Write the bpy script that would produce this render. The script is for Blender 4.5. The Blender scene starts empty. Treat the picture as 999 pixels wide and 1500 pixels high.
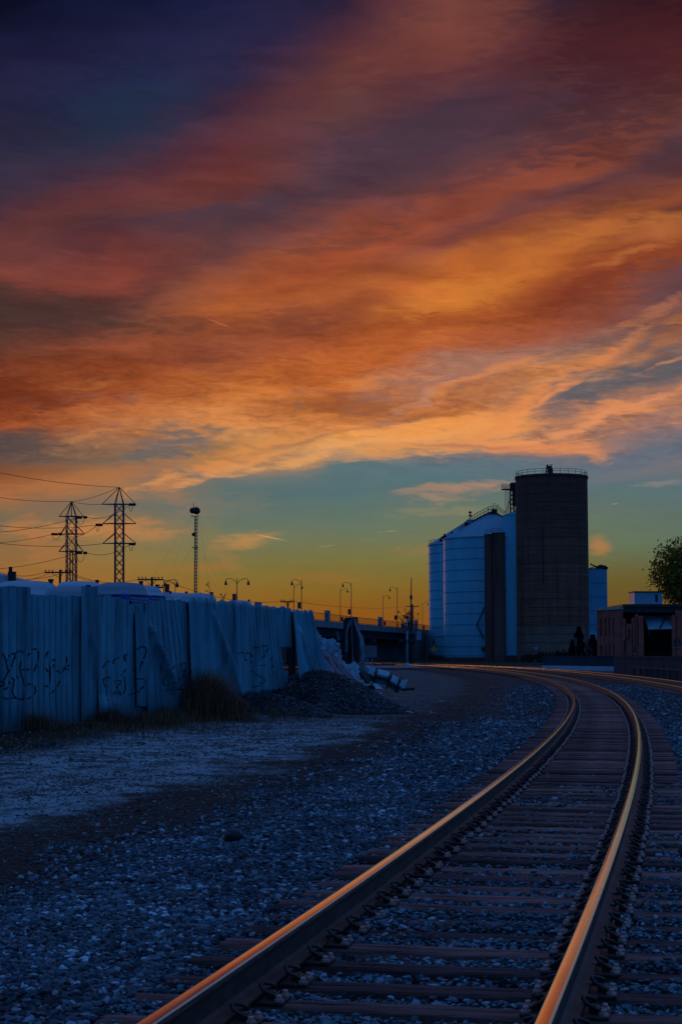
import bpy, bmesh, math, random
import numpy as np
from mathutils import Vector, Matrix
R_ = math.radians
random.seed(7)
rng = np.random.default_rng(7)
scene = bpy.context.scene
COL = scene.collection

# ------------------------------------------------------------------ camera
F = 2400.0                       # focal length in photo pixels (999 x 1500)
CAM_Z = 1.645
TILT = math.atan((957 - 750) / F)
cam_d = bpy.data.cameras.new('camera')
cam_d.sensor_fit = 'VERTICAL'
cam_d.sensor_height = 36.0
cam_d.sensor_width = 24.0
cam_d.lens = 36.0 * F / 1500.0
cam_d.clip_start = 0.05
cam_d.clip_end = 20000
cam = bpy.data.objects.new('camera', cam_d)
COL.objects.link(cam)
cam.location = (0, 0, CAM_Z)
cam.rotation_euler = (R_(90) + TILT, 0, 0)
scene.camera = cam

def ray(px, py):
    x = (px - 499.5) / F
    y = (750 - py) / F
    return x, math.cos(TILT) - y * math.sin(TILT), math.sin(TILT) + y * math.cos(TILT)

def at(px, py, Y):
    x, f, u = ray(px, py)
    return Vector((x * Y / f, Y, CAM_Z + u * Y / f))

def azel(px, py):
    x, f, u = ray(px, py)
    return math.atan2(x, f) * F, math.atan2(u, math.hypot(x, f)) * F

def lin(c):
    out = []
    for v in c[:3]:
        v = v / 255.0
        out.append(v / 12.92 if v <= 0.04045 else ((v + 0.055) / 1.055) ** 2.4)
    return (out[0], out[1], out[2], 1.0)

# ------------------------------------------------------------------ exposure
vs = scene.view_settings
vs.view_transform = 'Standard'
vs.look = 'None'
vs.exposure = 0.0
vs.gamma = 1.0
vs.use_curve_mapping = False
scene.render.engine = 'CYCLES'
scene.cycles.max_bounces = 6
scene.cycles.use_denoising = True

# ------------------------------------------------------------------ node helper
class NT:
    def __init__(self, tree):
        self.t = tree
        self.n = tree.nodes
        self.l = tree.links
    def put(self, sock, v):
        if isinstance(v, bpy.types.NodeSocket):
            self.l.new(v, sock)
        elif v is not None:
            sock.default_value = v
    def math(self, op, a, b=None, c=None, clamp=False):
        n = self.n.new('ShaderNodeMath'); n.operation = op; n.use_clamp = clamp
        self.put(n.inputs[0], a)
        if b is not None: self.put(n.inputs[1], b)
        if c is not None: self.put(n.inputs[2], c)
        return n.outputs[0]
    def comb(self, x, y, z=0.0):
        n = self.n.new('ShaderNodeCombineXYZ')
        self.put(n.inputs[0], x); self.put(n.inputs[1], y); self.put(n.inputs[2], z)
        return n.outputs[0]
    def sep(self, v):
        n = self.n.new('ShaderNodeSeparateXYZ'); self.put(n.inputs[0], v)
        return n.outputs
    def mapping(self, v, loc=(0, 0, 0), rot=(0, 0, 0), scale=(1, 1, 1), kind='POINT'):
        n = self.n.new('ShaderNodeMapping'); n.vector_type = kind
        self.put(n.inputs[0], v)
        n.inputs['Location'].default_value = loc
        n.inputs['Rotation'].default_value = rot
        n.inputs['Scale'].default_value = scale
        return n.outputs[0]
    def noise(self, v, scale=1.0, detail=4.0, rough=0.5, dist=0.0):
        n = self.n.new('ShaderNodeTexNoise')
        if v is not None: self.put(n.inputs['Vector'], v)
        n.inputs['Scale'].default_value = scale
        n.inputs['Detail'].default_value = detail
        n.inputs['Roughness'].default_value = rough
        n.inputs['Distortion'].default_value = dist
        return n.outputs['Fac'], n.outputs['Color']
    def ramp(self, fac, stops, interp='LINEAR'):
        n = self.n.new('ShaderNodeValToRGB'); cr = n.color_ramp; cr.interpolation = interp
        stops = sorted(stops, key=lambda s: s[0])
        while len(cr.elements) > 1: cr.elements.remove(cr.elements[-1])
        cr.elements[0].position = stops[0][0]; cr.elements[0].color = stops[0][1]
        for p, c in stops[1:]:
            e = cr.elements.new(p); e.color = c
        self.put(n.inputs[0], fac)
        return n.outputs[0]
    def mix(self, fac, a, b, mode='MIX'):
        n = self.n.new('ShaderNodeMix'); n.data_type = 'RGBA'; n.blend_type = mode
        self.put(n.inputs[0], fac); self.put(n.inputs[6], a); self.put(n.inputs[7], b)
        return n.outputs[2]
    def mapr(self, v, a, b, c=0.0, d=1.0, smooth=False):
        n = self.n.new('ShaderNodeMapRange')
        n.interpolation_type = 'SMOOTHSTEP' if smooth else 'LINEAR'
        self.put(n.inputs[0], v)
        for i, q in enumerate((a, b, c, d)): self.put(n.inputs[1 + i], q)
        return n.outputs[0]
    def vmath(self, op, a, b=None, s=None):
        n = self.n.new('ShaderNodeVectorMath'); n.operation = op
        self.put(n.inputs[0], a)
        if b is not None: self.put(n.inputs[1], b)
        if s is not None: n.inputs['Scale'].default_value = s
        return n.outputs[0]

# ------------------------------------------------------------------ the sky
SUN_AZ, SUN_EL = -6.0, 1.0        # degrees: just above the horizon ahead of the camera
world = bpy.data.worlds.new('World')
scene.world = world
world.use_nodes = True
T = NT(world.node_tree)
T.n.clear()
gen = T.n.new('ShaderNodeTexCoord').outputs['Generated']
sx, sy, sz = T.sep(gen)[:3]
AZ = T.math('ARCTAN2', sx, sy)
EL = T.math('ARCSINE', sz)
U = T.math('MULTIPLY', AZ, F / 100)      # hundreds of photo pixels, as angles
V = T.math('MULTIPLY', EL, F / 100)
P0 = T.comb(U, V)
# slow wind-drawn warp of the cloud field, then a finer one
w1 = T.noise(T.mapping(P0, rot=(0, 0, R_(-20)), scale=(0.35, 1.0, 1)), 0.9, 3, 0.5)[1]
w2 = T.noise(T.mapping(P0, loc=(7, 3, 0), rot=(0, 0, R_(-20)), scale=(0.4, 1.6, 1)), 2.4, 4, 0.55)[1]
hgt = T.mapr(V, 1.2, 3.6, 0.25, 1.0, True)
warp = T.vmath('ADD', T.vmath('SCALE', T.vmath('SUBTRACT', w1, (.5, .5, .5)), s=0.75),
               T.vmath('SCALE', T.vmath('SUBTRACT', w2, (.5, .5, .5)), s=0.38))
warp = T.vmath('MULTIPLY', warp, T.comb(hgt, hgt))
P = T.vmath('ADD', P0, warp)
u_, v_ = T.sep(P)[:2]
# shear, so that neighbouring columns join along the cloud streaks
def shear_k(v):
    q = min(1, max(0, (v - 2.2) / 3.8)); q = q * q * (3 - 2 * q)
    return 0.30 * q
kk = T.mapr(v_, 2.2, 6.0, 0.0, 0.30, True)
S = T.math('SUBTRACT', v_, T.math('MULTIPLY', kk, u_))
S0, S1 = -1.0, 13.0
fac = T.mapr(S, S0, S1)
COLS = {
 0: [(0,(8,16,40)),(40,(24,26,58)),(120,(37,38,70)),(180,(42,41,72)),(240,(52,48,72)),(300,(66,52,72)),(345,(98,57,60)),(400,(122,66,60)),(430,(80,53,52)),(470,(70,52,53)),(510,(92,56,50)),(550,(122,62,40)),(590,(115,50,30)),(612,(168,84,47)),(640,(98,78,70)),(665,(110,78,64)),(690,(152,86,46)),(712,(168,98,56)),(738,(165,114,72)),(762,(122,113,88)),(792,(150,116,75)),(830,(165,115,60)),(880,(182,105,38)),(957,(190,85,25))],
 167: [(0,(20,26,56)),(60,(35,36,70)),(120,(38,44,80)),(150,(37,51,80)),(200,(46,50,75)),(240,(76,53,72)),(300,(110,60,64)),(325,(95,60,65)),(350,(92,58,70)),(400,(140,72,62)),(430,(102,63,60)),(470,(96,62,58)),(510,(145,78,55)),(550,(138,69,40)),(590,(166,86,48)),(610,(185,110,65)),(630,(168,110,74)),(650,(152,110,80)),(672,(135,106,84)),(695,(172,116,75)),(720,(178,124,78)),(745,(120,116,100)),(775,(178,128,76)),(800,(148,128,80)),(840,(165,122,55)),(957,(190,95,25))],
 333: [(0,(28,32,68)),(60,(44,42,77)),(120,(50,46,79)),(180,(88,52,66)),(240,(114,58,58)),(280,(120,62,56)),(312,(96,65,74)),(340,(88,61,70)),(375,(112,70,70)),(410,(164,90,60)),(440,(174,95,50)),(480,(152,83,55)),(520,(148,80,58)),(560,(180,100,50)),(590,(205,125,65)),(612,(213,138,78)),(632,(190,135,85)),(652,(200,140,80)),(678,(205,138,80)),(697,(120,124,114)),(720,(92,119,115)),(755,(102,124,110)),(790,(122,130,92)),(840,(142,124,58)),(880,(160,110,38)),(957,(172,90,24))],
 500: [(0,(46,38,66)),(50,(82,46,60)),(110,(114,64,60)),(150,(110,68,68)),(180,(100,67,75)),(220,(100,70,82)),(270,(88,63,76)),(310,(126,74,72)),(340,(164,85,56)),(380,(170,86,55)),(420,(178,98,54)),(460,(154,82,55)),(500,(180,95,50)),(540,(194,105,50)),(565,(200,113,55)),(585,(160,90,50)),(610,(222,138,74)),(640,(234,155,84)),(660,(190,145,105)),(680,(95,122,122)),(720,(88,120,120)),(770,(110,128,104)),(820,(130,126,68)),(860,(146,116,45)),(890,(156,100,30)),(957,(172,84,20))],
 667: [(0,(130,72,63)),(30,(140,76,64)),(60,(136,73,64)),(95,(106,58,63)),(120,(108,63,68)),(160,(82,58,72)),(200,(88,62,76)),(240,(98,65,72)),(270,(140,75,64)),(310,(150,78,60)),(350,(136,76,68)),(375,(184,104,55)),(400,(200,110,50)),(428,(214,130,58)),(447,(178,93,46)),(480,(196,108,54)),(505,(178,94,56)),(530,(172,124,106)),(555,(194,130,94)),(580,(180,112,70)),(602,(236,148,78)),(625,(240,158,84)),(645,(200,142,98)),(665,(98,120,128)),(700,(94,122,123)),(740,(110,127,108)),(780,(120,130,96)),(820,(130,128,72)),(860,(142,110,42)),(957,(160,82,22))],
 833: [(0,(62,40,54)),(30,(88,45,50)),(70,(98,48,50)),(120,(94,52,58)),(160,(80,55,68)),(190,(110,65,65)),(230,(152,79,60)),(258,(156,82,60)),(282,(104,67,73)),(310,(148,80,60)),(330,(174,100,56)),(352,(196,113,55)),(375,(188,104,50)),(400,(160,76,45)),(425,(136,64,45)),(450,(150,82,62)),(480,(154,95,80)),(510,(140,112,104)),(540,(205,136,84)),(562,(160,126,104)),(590,(118,112,114)),(607,(206,136,88)),(628,(166,120,102)),(650,(190,132,98)),(670,(108,119,128)),(700,(96,121,124)),(740,(106,124,108)),(800,(114,128,92)),(850,(122,106,48)),(957,(130,76,24))],
 999: [(0,(32,14,30)),(40,(70,30,36)),(90,(94,42,46)),(150,(110,64,60)),(190,(114,70,68)),(212,(84,58,68)),(250,(102,61,62)),(290,(156,83,56)),(310,(98,56,52)),(328,(182,108,62)),(360,(152,77,46)),(385,(132,67,47)),(410,(110,80,92)),(440,(126,86,80)),(470,(148,99,80)),(498,(154,108,86)),(515,(102,94,100)),(550,(112,106,110)),(580,(176,126,102)),(610,(164,120,108)),(640,(130,115,118)),(660,(104,113,124)),(682,(124,119,120)),(710,(96,122,126)),(750,(104,122,108)),(800,(106,124,94)),(850,(112,100,48)),(957,(115,70,25))],
}
prev_c = None; prev_u = None
for px in sorted(COLS):
    u0 = azel(px, 500)[0] / 100
    stops = []
    for py, c in COLS[px]:
        v = azel(px, py)[1] / 100
        s = v - shear_k(v) * u0
        stops.append(((s - S0) / (S1 - S0), lin(c)))
    c = T.ramp(fac, stops)
    if prev_c is None:
        colr = c
    else:
        colr = T.mix(T.mapr(u_, prev_u, u0, 0, 1), colr, c)
    prev_c, prev_u = c, u0
# wind-drawn fibres: finer, stronger in the cloud deck than in the clear band
f1 = T.noise(T.mapping(P, rot=(0, 0, R_(-20)), scale=(0.40, 1.9, 1)), 1.35, 7, 0.58, 0.0)[0]
f2 = T.noise(T.mapping(P0, loc=(3, 9, 0), rot=(0, 0, R_(-14)), scale=(0.7, 3.0, 1)), 5.0, 5, 0.62, 0.8)[0]
deck = T.mapr(v_, 2.5, 3.3, 0.12, 1.0, True)
g1 = T.math('MULTIPLY', T.math('SUBTRACT', f1, 0.5), T.mapr(v_, 5.0, 8.0, 1.45, 0.95, True))
g2 = T.math('MULTIPLY', T.math('SUBTRACT', f2, 0.5), T.mapr(v_, 3.5, 6.0, 1.0, 0.12, True))
f3 = T.noise(T.mapping(P, loc=(2, 1, 0), rot=(0, 0, R_(-24)), scale=(0.22, 3.2, 1)), 2.6, 7, 0.68, 0.3)[0]
ridge = T.math('SUBTRACT', 1.0, T.math('MULTIPLY', T.math('ABSOLUTE', T.math('SUBTRACT', f3, 0.5)), 7.0), clamp=True)
g3 = T.math('MULTIPLY', T.math('SUBTRACT', T.math('POWER', ridge, 1.5), 0.3), T.mapr(v_, 4.6, 6.0, 0.20, 0.0, True))
g2 = T.math('ADD', g2, T.math('MULTIPLY', g3, 0.35))
gain = T.math('ADD', 1.0, T.math('MULTIPLY', T.math('ADD', g1, g2), deck))
gain = T.math('MAXIMUM', gain, 0.35)
colr = T.mix(1.0, colr, T.comb(gain, T.math('POWER', gain, 1.12), T.math('POWER', gain, 0.95)), 'MULTIPLY')
# single wisps, holes and trails: centre x, y, half length, half width, rise in degrees, colour, strength, wispiness
wis = T.noise(T.mapping(P, loc=(4, 2, 0), rot=(0, 0, R_(-17)), scale=(0.30, 2.0, 1)), 2.0, 8, 0.66, 0.5)[0]
band = T.math('MULTIPLY', T.mapr(v_, 2.75, 3.15, 0, 1, True), T.mapr(T.math('SUBTRACT', v_, T.math('MULTIPLY', u_, 0.14)), 3.5, 4.7, 1, 0, True))
colr = T.mix(T.math('MULTIPLY', T.mapr(wis, 0.53, 0.70, 0, 0.62, True), band), colr, lin((248, 160, 88)))
colr = T.mix(T.math('MULTIPLY', T.mapr(wis, 0.47, 0.32, 0, 0.62, True), band), colr, T.mix(T.mapr(v_, 3.2, 5.0), lin((112, 112, 116)), lin((132, 68, 46))))
STROKES = [
 (905,55,150,60,20,(62,28,38),.55,1),(930,160,130,40,18,(84,44,50),.5,1),(600,90,90,30,16,(96,50,58),.4,1),
 (330,322,150,12,10,(80,60,74),.6,1),(610,185,170,28,14,(76,58,76),.5,1),(500,345,130,10,12,(96,62,64),.45,1),(230,470,110,12,4,(84,58,56),.5,1),(850,190,140,20,16,(80,54,64),.5,1),(700,260,150,10,17,(92,62,72),.5,1),(900,300,110,8,12,(92,56,54),.45,1),
 (262,648,75,20,14,(104,106,108),.85,1),(215,668,60,10,12,(104,104,100),.6,1),(300,690,120,9,20,(228,146,80),.8,1),(385,655,120,14,18,(238,152,80),.7,1),
 (30,640,60,16,-3,(84,74,74),.75,1),(60,655,70,10,5,(96,80,74),.6,1),(110,712,170,10,8,(196,122,70),.6,1),(330,742,70,15,5,(140,125,105),.45,1),
 (250,730,60,9,-25,(176,126,90),.5,1),(120,776,130,9,2,(214,140,76),.7,1),(60,800,60,18,-40,(196,122,66),.5,1),(215,782,60,6,6,(200,138,84),.6,1),
 (360,791,50,8,8,(214,148,80),.85,.6),(330,812,40,14,-45,(170,126,74),.5,1),(395,787,25,1.1,-11,(240,180,105),.7,.2),(478,800,15,.9,7,(185,150,90),.6,.2),
 (573,778,10,1.1,3,(175,150,98),.7,.2),(557,780,7,1.0,0,(150,142,98),.5,.2),(320,473,24,1.2,-20,(200,120,75),.6,.2),(300,833,60,6,0,(180,120,60),.5,.6),
 (480,848,70,7,-2,(170,118,52),.5,.8),(610,806,40,8,0,(160,130,78),.5,.8),
 (640,628,190,20,4,(252,166,88),.75,1),(560,655,110,9,8,(244,160,88),.6,1),(790,650,115,8,-4,(252,152,88),.95,.5),(862,657,34,7,-20,(240,152,96),.8,.6),
 (790,578,140,10,30,(240,152,86),.8,1),(880,520,80,8,36,(226,146,90),.6,1),(905,600,130,9,13,(226,148,100),.75,1),(835,582,65,20,32,(88,98,114),.75,1),
 (960,545,70,26,24,(92,98,110),.65,1),(930,500,55,9,30,(92,92,104),.6,1),(970,532,34,3,28,(226,152,104),.7,.7),(900,562,40,8,32,(88,96,112),.6,1),
 (960,640,80,10,6,(120,116,124),.6,1),(700,543,130,15,20,(172,128,116),.55,1),(560,572,70,10,18,(150,120,112),.5,1),(560,588,110,9,-4,(160,92,52),.6,1),
 (700,425,130,20,12,(222,136,58),.7,1),(660,468,150,10,16,(168,84,46),.5,1),(840,415,150,22,12,(124,58,40),.65,1),(930,372,90,5,14,(206,124,66),.6,1),
 (890,340,160,9,8,(206,124,60),.6,1),(955,410,50,14,14,(96,80,94),.5,1),(940,450,70,8,20,(205,130,84),.5,1),(440,462,60,14,4,(122,68,54),.55,1),
 (80,465,150,28,6,(72,54,54),.55,1),(100,405,140,14,2,(146,74,62),.5,1),(40,590,90,14,0,(112,48,28),.6,1),(320,318,130,10,8,(84,64,78),.5,1),
 (690,35,110,40,14,(146,80,66),.4,1),(180,155,110,40,0,(37,54,82),.5,1),(940,80,110,40,20,(92,40,40),.4,1),
 (430,668,110,4,14,(250,172,100),.8,.7),(560,640,150,5,6,(252,174,100),.8,.7),(730,642,120,5,2,(250,160,95),.8,.7),(330,690,90,4,22,(240,160,95),.8,.7),(845,622,120,4,14,(246,160,105),.8,.7),
 (770,603,110,4,28,(248,160,95),.8,.7),(690,560,120,5,22,(230,146,80),.7,.7),(935,592,80,3,12,(238,160,115),.7,.7),(600,603,120,4,3,(150,92,58),.6,.7),(690,645,90,3,-3,(176,114,84),.6,.7),(450,640,100,4,15,(150,112,92),.6,.7),(640,575,100,3,18,(206,150,120),.6,.7),(560,622,90,3,10,(244,168,98),.7,.7),(250,706,70,3,18,(236,158,92),.7,.7),
 (670,714,85,8,7,(206,150,112),.75,.8),(640,727,55,9,6,(130,126,112),.45,1),(635,733,45,4,0,(188,148,112),.6,.8),(640,751,70,5,2,(152,142,108),.6,.8),
 (876,803,18,11,0,(204,134,72),.8,.5),(900,738,6,.9,5,(190,150,110),.6,.2),(975,710,45,4,-1,(160,146,130),.6,.8),(930,690,90,8,4,(126,122,122),.5,1),
]
fib = T.noise(T.mapping(P0, loc=(1, 5, 0), rot=(0, 0, R_(-18)), scale=(0.55, 2.4, 1)), 4.2, 6, 0.62, 0.6)[0]
ragg = T.math('MULTIPLY', T.math('SUBTRACT', fib, 0.5), 2.6)
for (px, py, a, b, ang, c, st, wi) in STROKES:
    cu, cv = azel(px, py)
    src = P if wi > 0.3 else P0
    m = T.mapping(src, loc=(cu / 100, cv / 100, 0), rot=(0, 0, R_(ang)), scale=(a / 72, b * (1.55 if wi > .3 else 1) / 72, 1), kind='TEXTURE')
    g = T.n.new('ShaderNodeTexGradient'); g.gradient_type = 'SPHERICAL'
    T.l.new(m, g.inputs[0])
    k = g.outputs['Fac']
    if wi > 0.3:
        k = T.math('ADD', k, T.math('MULTIPLY', T.math('MULTIPLY', ragg, 1.05 * wi), T.math('MINIMUM', T.math('MULTIPLY', k, 4), 1.0)))
        k = T.mapr(k, 0.05, 1.0, 0, st * .95, True)
    else:
        k = T.mapr(k, 0.1, 0.8, 0, st, True)
    colr = T.mix(k, colr, lin(c))
# above the frame, to the sides and behind: the blue of dusk
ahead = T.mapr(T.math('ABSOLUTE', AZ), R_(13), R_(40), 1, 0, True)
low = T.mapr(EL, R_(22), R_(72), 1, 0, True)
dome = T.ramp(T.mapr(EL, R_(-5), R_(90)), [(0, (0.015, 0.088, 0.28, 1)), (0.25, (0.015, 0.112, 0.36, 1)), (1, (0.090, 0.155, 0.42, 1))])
colr = T.mix(1.0, colr, T.ramp(T.mapr(v_, 0.0, 10.0), [(.03, (.70, .70, .82, 1)), (.166, (.78, .79, .87, 1)), (.30, (.79, .83, .91, 1)), (.36, (.88, .80, .76, 1)), (.55, (.84, .75, .71, 1)), (.72, (.75, .73, .76, 1)), (1, (.70, .74, .80, 1))]), 'MULTIPLY')
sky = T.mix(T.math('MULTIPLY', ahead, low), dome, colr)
nish = T.n.new('ShaderNodeTexSky'); nish.sky_type = 'NISHITA'
nish.sun_disc = False
nish.sun_elevation = R_(SUN_EL); nish.sun_rotation = R_(SUN_AZ)
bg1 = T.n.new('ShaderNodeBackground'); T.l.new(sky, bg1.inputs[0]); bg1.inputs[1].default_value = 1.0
bg2 = T.n.new('ShaderNodeBackground'); T.l.new(nish.outputs[0], bg2.inputs[0]); bg2.inputs[1].default_value = 0.0008
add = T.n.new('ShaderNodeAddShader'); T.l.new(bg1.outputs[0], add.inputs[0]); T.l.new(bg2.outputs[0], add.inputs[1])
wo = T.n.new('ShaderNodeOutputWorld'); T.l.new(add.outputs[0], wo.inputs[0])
world.cycles.sampling_method = 'MANUAL'
world.cycles.sample_map_resolution = 1024

# ------------------------------------------------------------------ the last of the sun
sun_d = bpy.data.lights.new('sun', 'SUN')
sun_d.energy = 0.08
sun_d.angle = R_(8)
sun_d.color = (1.0, 0.42, 0.14)
sun = bpy.data.objects.new('sun', sun_d)
COL.objects.link(sun)
_d = Vector((math.sin(R_(-14)) * math.cos(R_(3)), math.cos(R_(-14)) * math.cos(R_(3)), math.sin(R_(3))))
sun.rotation_euler = _d.to_track_quat('Z', 'Y').to_euler()

# ------------------------------------------------------------------ materials
MATS = {}
def mat(name, base, rough=0.8, metal=0.0, var=0.25, scale=3.0, bump=0.0, bscale=20.0, stretch=(1, 1, 1), base2=None, spec=0.5, detail=6.0):
    m = bpy.data.materials.new(name); m.use_nodes = True
    N = NT(m.node_tree)
    bs = N.n['Principled BSDF']
    tc = N.n.new('ShaderNodeTexCoord').outputs['Object']
    f = N.noise(N.mapping(tc, scale=stretch), scale, detail, 0.6)[0]
    b = base2 or tuple(c * (1 - var) for c in base)
    a = base if base2 else tuple(min(1, c * (1 + var)) for c in base)
    c = N.ramp(f, [(0.32, (*b[:3], 1)), (0.68, (*a[:3], 1))])
    N.l.new(c, bs.inputs['Base Color'])
    bs.inputs['Roughness'].default_value = rough
    bs.inputs['Metallic'].default_value = metal
    bs.inputs['Specular IOR Level'].default_value = spec
    if bump:
        bn = N.n.new('ShaderNodeBump'); bn.inputs['Strength'].default_value = bump
        bn.inputs['Distance'].default_value = 0.02
        h = N.noise(N.mapping(tc, scale=stretch), bscale, 6, 0.65)[0]
        N.l.new(h, bn.inputs['Height']); N.l.new(bn.outputs[0], bs.inputs['Normal'])
    MATS[name] = m
    return m

# ------------------------------------------------------------------ mesh builder
ORG = {}          # object name -> world position its mesh is measured from
class MB:
    def __init__(self):
        self.v = []; self.f = []; self.mi = []; self.m = 0; self.smooth = []; self.sm = False
    def face(self, *idx):
        self.f.append(idx); self.mi.append(self.m); self.smooth.append(self.sm)
    def add(self, verts, faces):
        o = len(self.v)
        self.v.extend([tuple(p) for p in verts])
        for f in faces: self.face(*[o + i for i in f])
    def box(self, c, s, rz=0.0, M=None, bev=0.0):
        hx, hy, hz = s[0] / 2, s[1] / 2, s[2] / 2
        vs_ = [Vector((x * hx, y * hy, z * hz)) for z in (-1, 1) for y in (-1, 1) for x in (-1, 1)]
        fs = [(0, 2, 3, 1), (4, 5, 7, 6), (0, 1, 5, 4), (2, 6, 7, 3), (0, 4, 6, 2), (1, 3, 7, 5)]
        if bev:
            b = bev
            vs_ = []
            for z, k in ((-hz, 1), (-hz + b, 0), (hz - b, 0), (hz, 1)):
                q = b * k
                for (x, y) in ((-hx + b, -hy), (hx - b, -hy), (hx, -hy + b), (hx, hy - b), (hx - b, hy), (-hx + b, hy), (-hx, hy - b), (-hx, -hy + b)):
                    vs_.append(Vector((x - math.copysign(q, x), y - math.copysign(q, y), z)))
            fs = [tuple(range(7, -1, -1)), tuple(range(24, 32))]
            for l in range(3):
                for i in range(8):
                    fs.append((l * 8 + i, l * 8 + (i + 1) % 8, (l + 1) * 8 + (i + 1) % 8, (l + 1) * 8 + i))
        R = M or Matrix.Rotation(rz, 3, 'Z')
        self.add([R @ p + Vector(c) for p in vs_], fs)
    def bar(self, a, b, w, d=None, up=Vector((0, 0, 1))):
        a, b = Vector(a), Vector(b); d = d or w
        y = (b - a); L = y.length
        if L < 1e-6: return
        y.normalize()
        x = y.cross(up)
        if x.length < 1e-4: x = y.cross(Vector((1, 0, 0)))
        x.normalize(); z = x.cross(y)
        M = Matrix((x, y, z)).transposed()
        self.box((a + b) / 2, (w, L, d), M=M)
    def tube(self, pts, r, n=6, caps=True):
        pts = [Vector(p) for p in pts]
        rs = r if isinstance(r, (list, tuple)) else [r] * len(pts)
        o = len(self.v); prev = None
        for i, p in enumerate(pts):
            t = (pts[min(i + 1, len(pts) - 1)] - pts[max(i - 1, 0)]).normalized()
            if prev is None:
                x = t.cross(Vector((0, 0, 1)))
                if x.length < 1e-3: x = t.cross(Vector((0, 1, 0)))
            else:
                x = prev - t * prev.dot(t)
            x.normalize(); prev = x; y = t.cross(x)
            for k in range(n):
                a = 2 * math.pi * k / n
                self.v.append(tuple(p + (x * math.cos(a) + y * math.sin(a)) * rs[i]))
        for i in range(len(pts) - 1):
            for k in range(n):
                self.face(o + i * n + k, o + i * n + (k + 1) % n, o + (i + 1) * n + (k + 1) % n, o + (i + 1) * n + k)
        if caps:
            self.face(*[o + k for k in range(n)][::-1])
            self.face(*[o + (len(pts) - 1) * n + k for k in range(n)])
    def lathe(self, c, prof, n=32, a0=0.0, a1=2 * math.pi):
        o = len(self.v); c = Vector(c); full = abs(a1 - a0 - 2 * math.pi) < 1e-6
        m = n if full else n + 1
        for r, z in prof:
            for k in range(m):
                a = a0 + (a1 - a0) * k / n
                self.v.append((c.x + r * math.cos(a), c.y + r * math.sin(a), c.z + z))
        for i in range(len(prof) - 1):
            for k in range(n):
                k2 = (k + 1) % m
                self.face(o + i * m + k, o + i * m + k2, o + (i + 1) * m + k2, o + (i + 1) * m + k)
    def grid(self, P, nu, nv, close=False):
        o = len(self.v)
        self.v.extend([tuple(p) for p in P])
        for i in range(nu - 1):
            for j in range(nv - 1):
                self.face(o + i * nv + j, o + (i + 1) * nv + j, o + (i + 1) * nv + j + 1, o + i * nv + j + 1)
    def build(self, name, mats, parent=None, solid=0.0):
        if not isinstance(mats, (list, tuple)): mats = [mats]
        me = bpy.data.meshes.new(name)
        org = ORG.get(parent.name, Vector((0, 0, 0))) if parent else Vector((0, 0, 0))
        V = np.array(self.v, dtype=np.float64).reshape(-1, 3) - np.array(org)
        me.from_pydata(V.tolist(), [], self.f)
        for m in mats: me.materials.append(m)
        me.polygons.foreach_set('material_index', self.mi)
        me.polygons.foreach_set('use_smooth', self.smooth)
        me.update()
        o = bpy.data.objects.new(name, me); COL.objects.link(o)
        if parent: o.parent = parent
        ORG[o.name] = org
        if solid:
            md = o.modifiers.new('thickness', 'SOLIDIFY'); md.thickness = solid; md.offset = -1
        return o

def tag(o, label=None, cat=None, group=None, kind=None):
    if label: o['label'] = label
    if cat: o['category'] = cat
    if group: o['group'] = group
    if kind: o['kind'] = kind
    return o

def thing(name, label, cat, loc=(0, 0, 0), group=None):
    o = bpy.data.objects.new(name, None); COL.objects.link(o)
    o.empty_display_size = 0.2
    o.location = loc
    ORG[o.name] = Vector(loc)
    return tag(o, label, cat, group)

def centred(o):
    """Move a single-mesh thing's origin to the middle of its base."""
    me = o.data
    n = len(me.vertices); co = np.empty(n * 3); me.vertices.foreach_get('co', co); co = co.reshape(-1, 3)
    b = np.array([(co[:, 0].min() + co[:, 0].max()) / 2, (co[:, 1].min() + co[:, 1].max()) / 2, co[:, 2].min()])
    me.vertices.foreach_set('co', (co - b).ravel()); me.update()
    o.location = b
    ORG[o.name] = Vector(b)
    return o

def copy_thing(src, loc, rot=None, label=None, deep=True):
    r = src.copy(); COL.objects.link(r); r.location = loc
    if rot is not None: r.rotation_euler = rot
    if label: r['label'] = label
    if deep:
        for ch in list(src.children):
            c = ch.copy(); COL.objects.link(c); c.parent = r
            for g in list(ch.children):
                d = g.copy(); COL.objects.link(d); d.parent = c
    return r

def fast_mesh(name, V, Fc, m, nper=3, smooth=False):
    """Mesh from arrays: vertices and faces of one size."""
    me = bpy.data.meshes.new(name)
    me.vertices.add(len(V)); me.vertices.foreach_set('co', np.asarray(V, np.float32).ravel())
    nf = len(Fc)
    me.loops.add(nf * nper); me.loops.foreach_set('vertex_index', np.asarray(Fc, np.int32).ravel())
    me.polygons.add(nf)
    me.polygons.foreach_set('loop_start', np.arange(nf, dtype=np.int32) * nper)
    me.polygons.foreach_set('loop_total', np.full(nf, nper, np.int32))
    me.polygons.foreach_set('use_smooth', np.full(nf, smooth))
    me.update(calc_edges=True)
    for q in (m if isinstance(m, (list, tuple)) else [m]): me.materials.append(q)
    o = bpy.data.objects.new(name, me); COL.objects.link(o)
    return o

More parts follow.
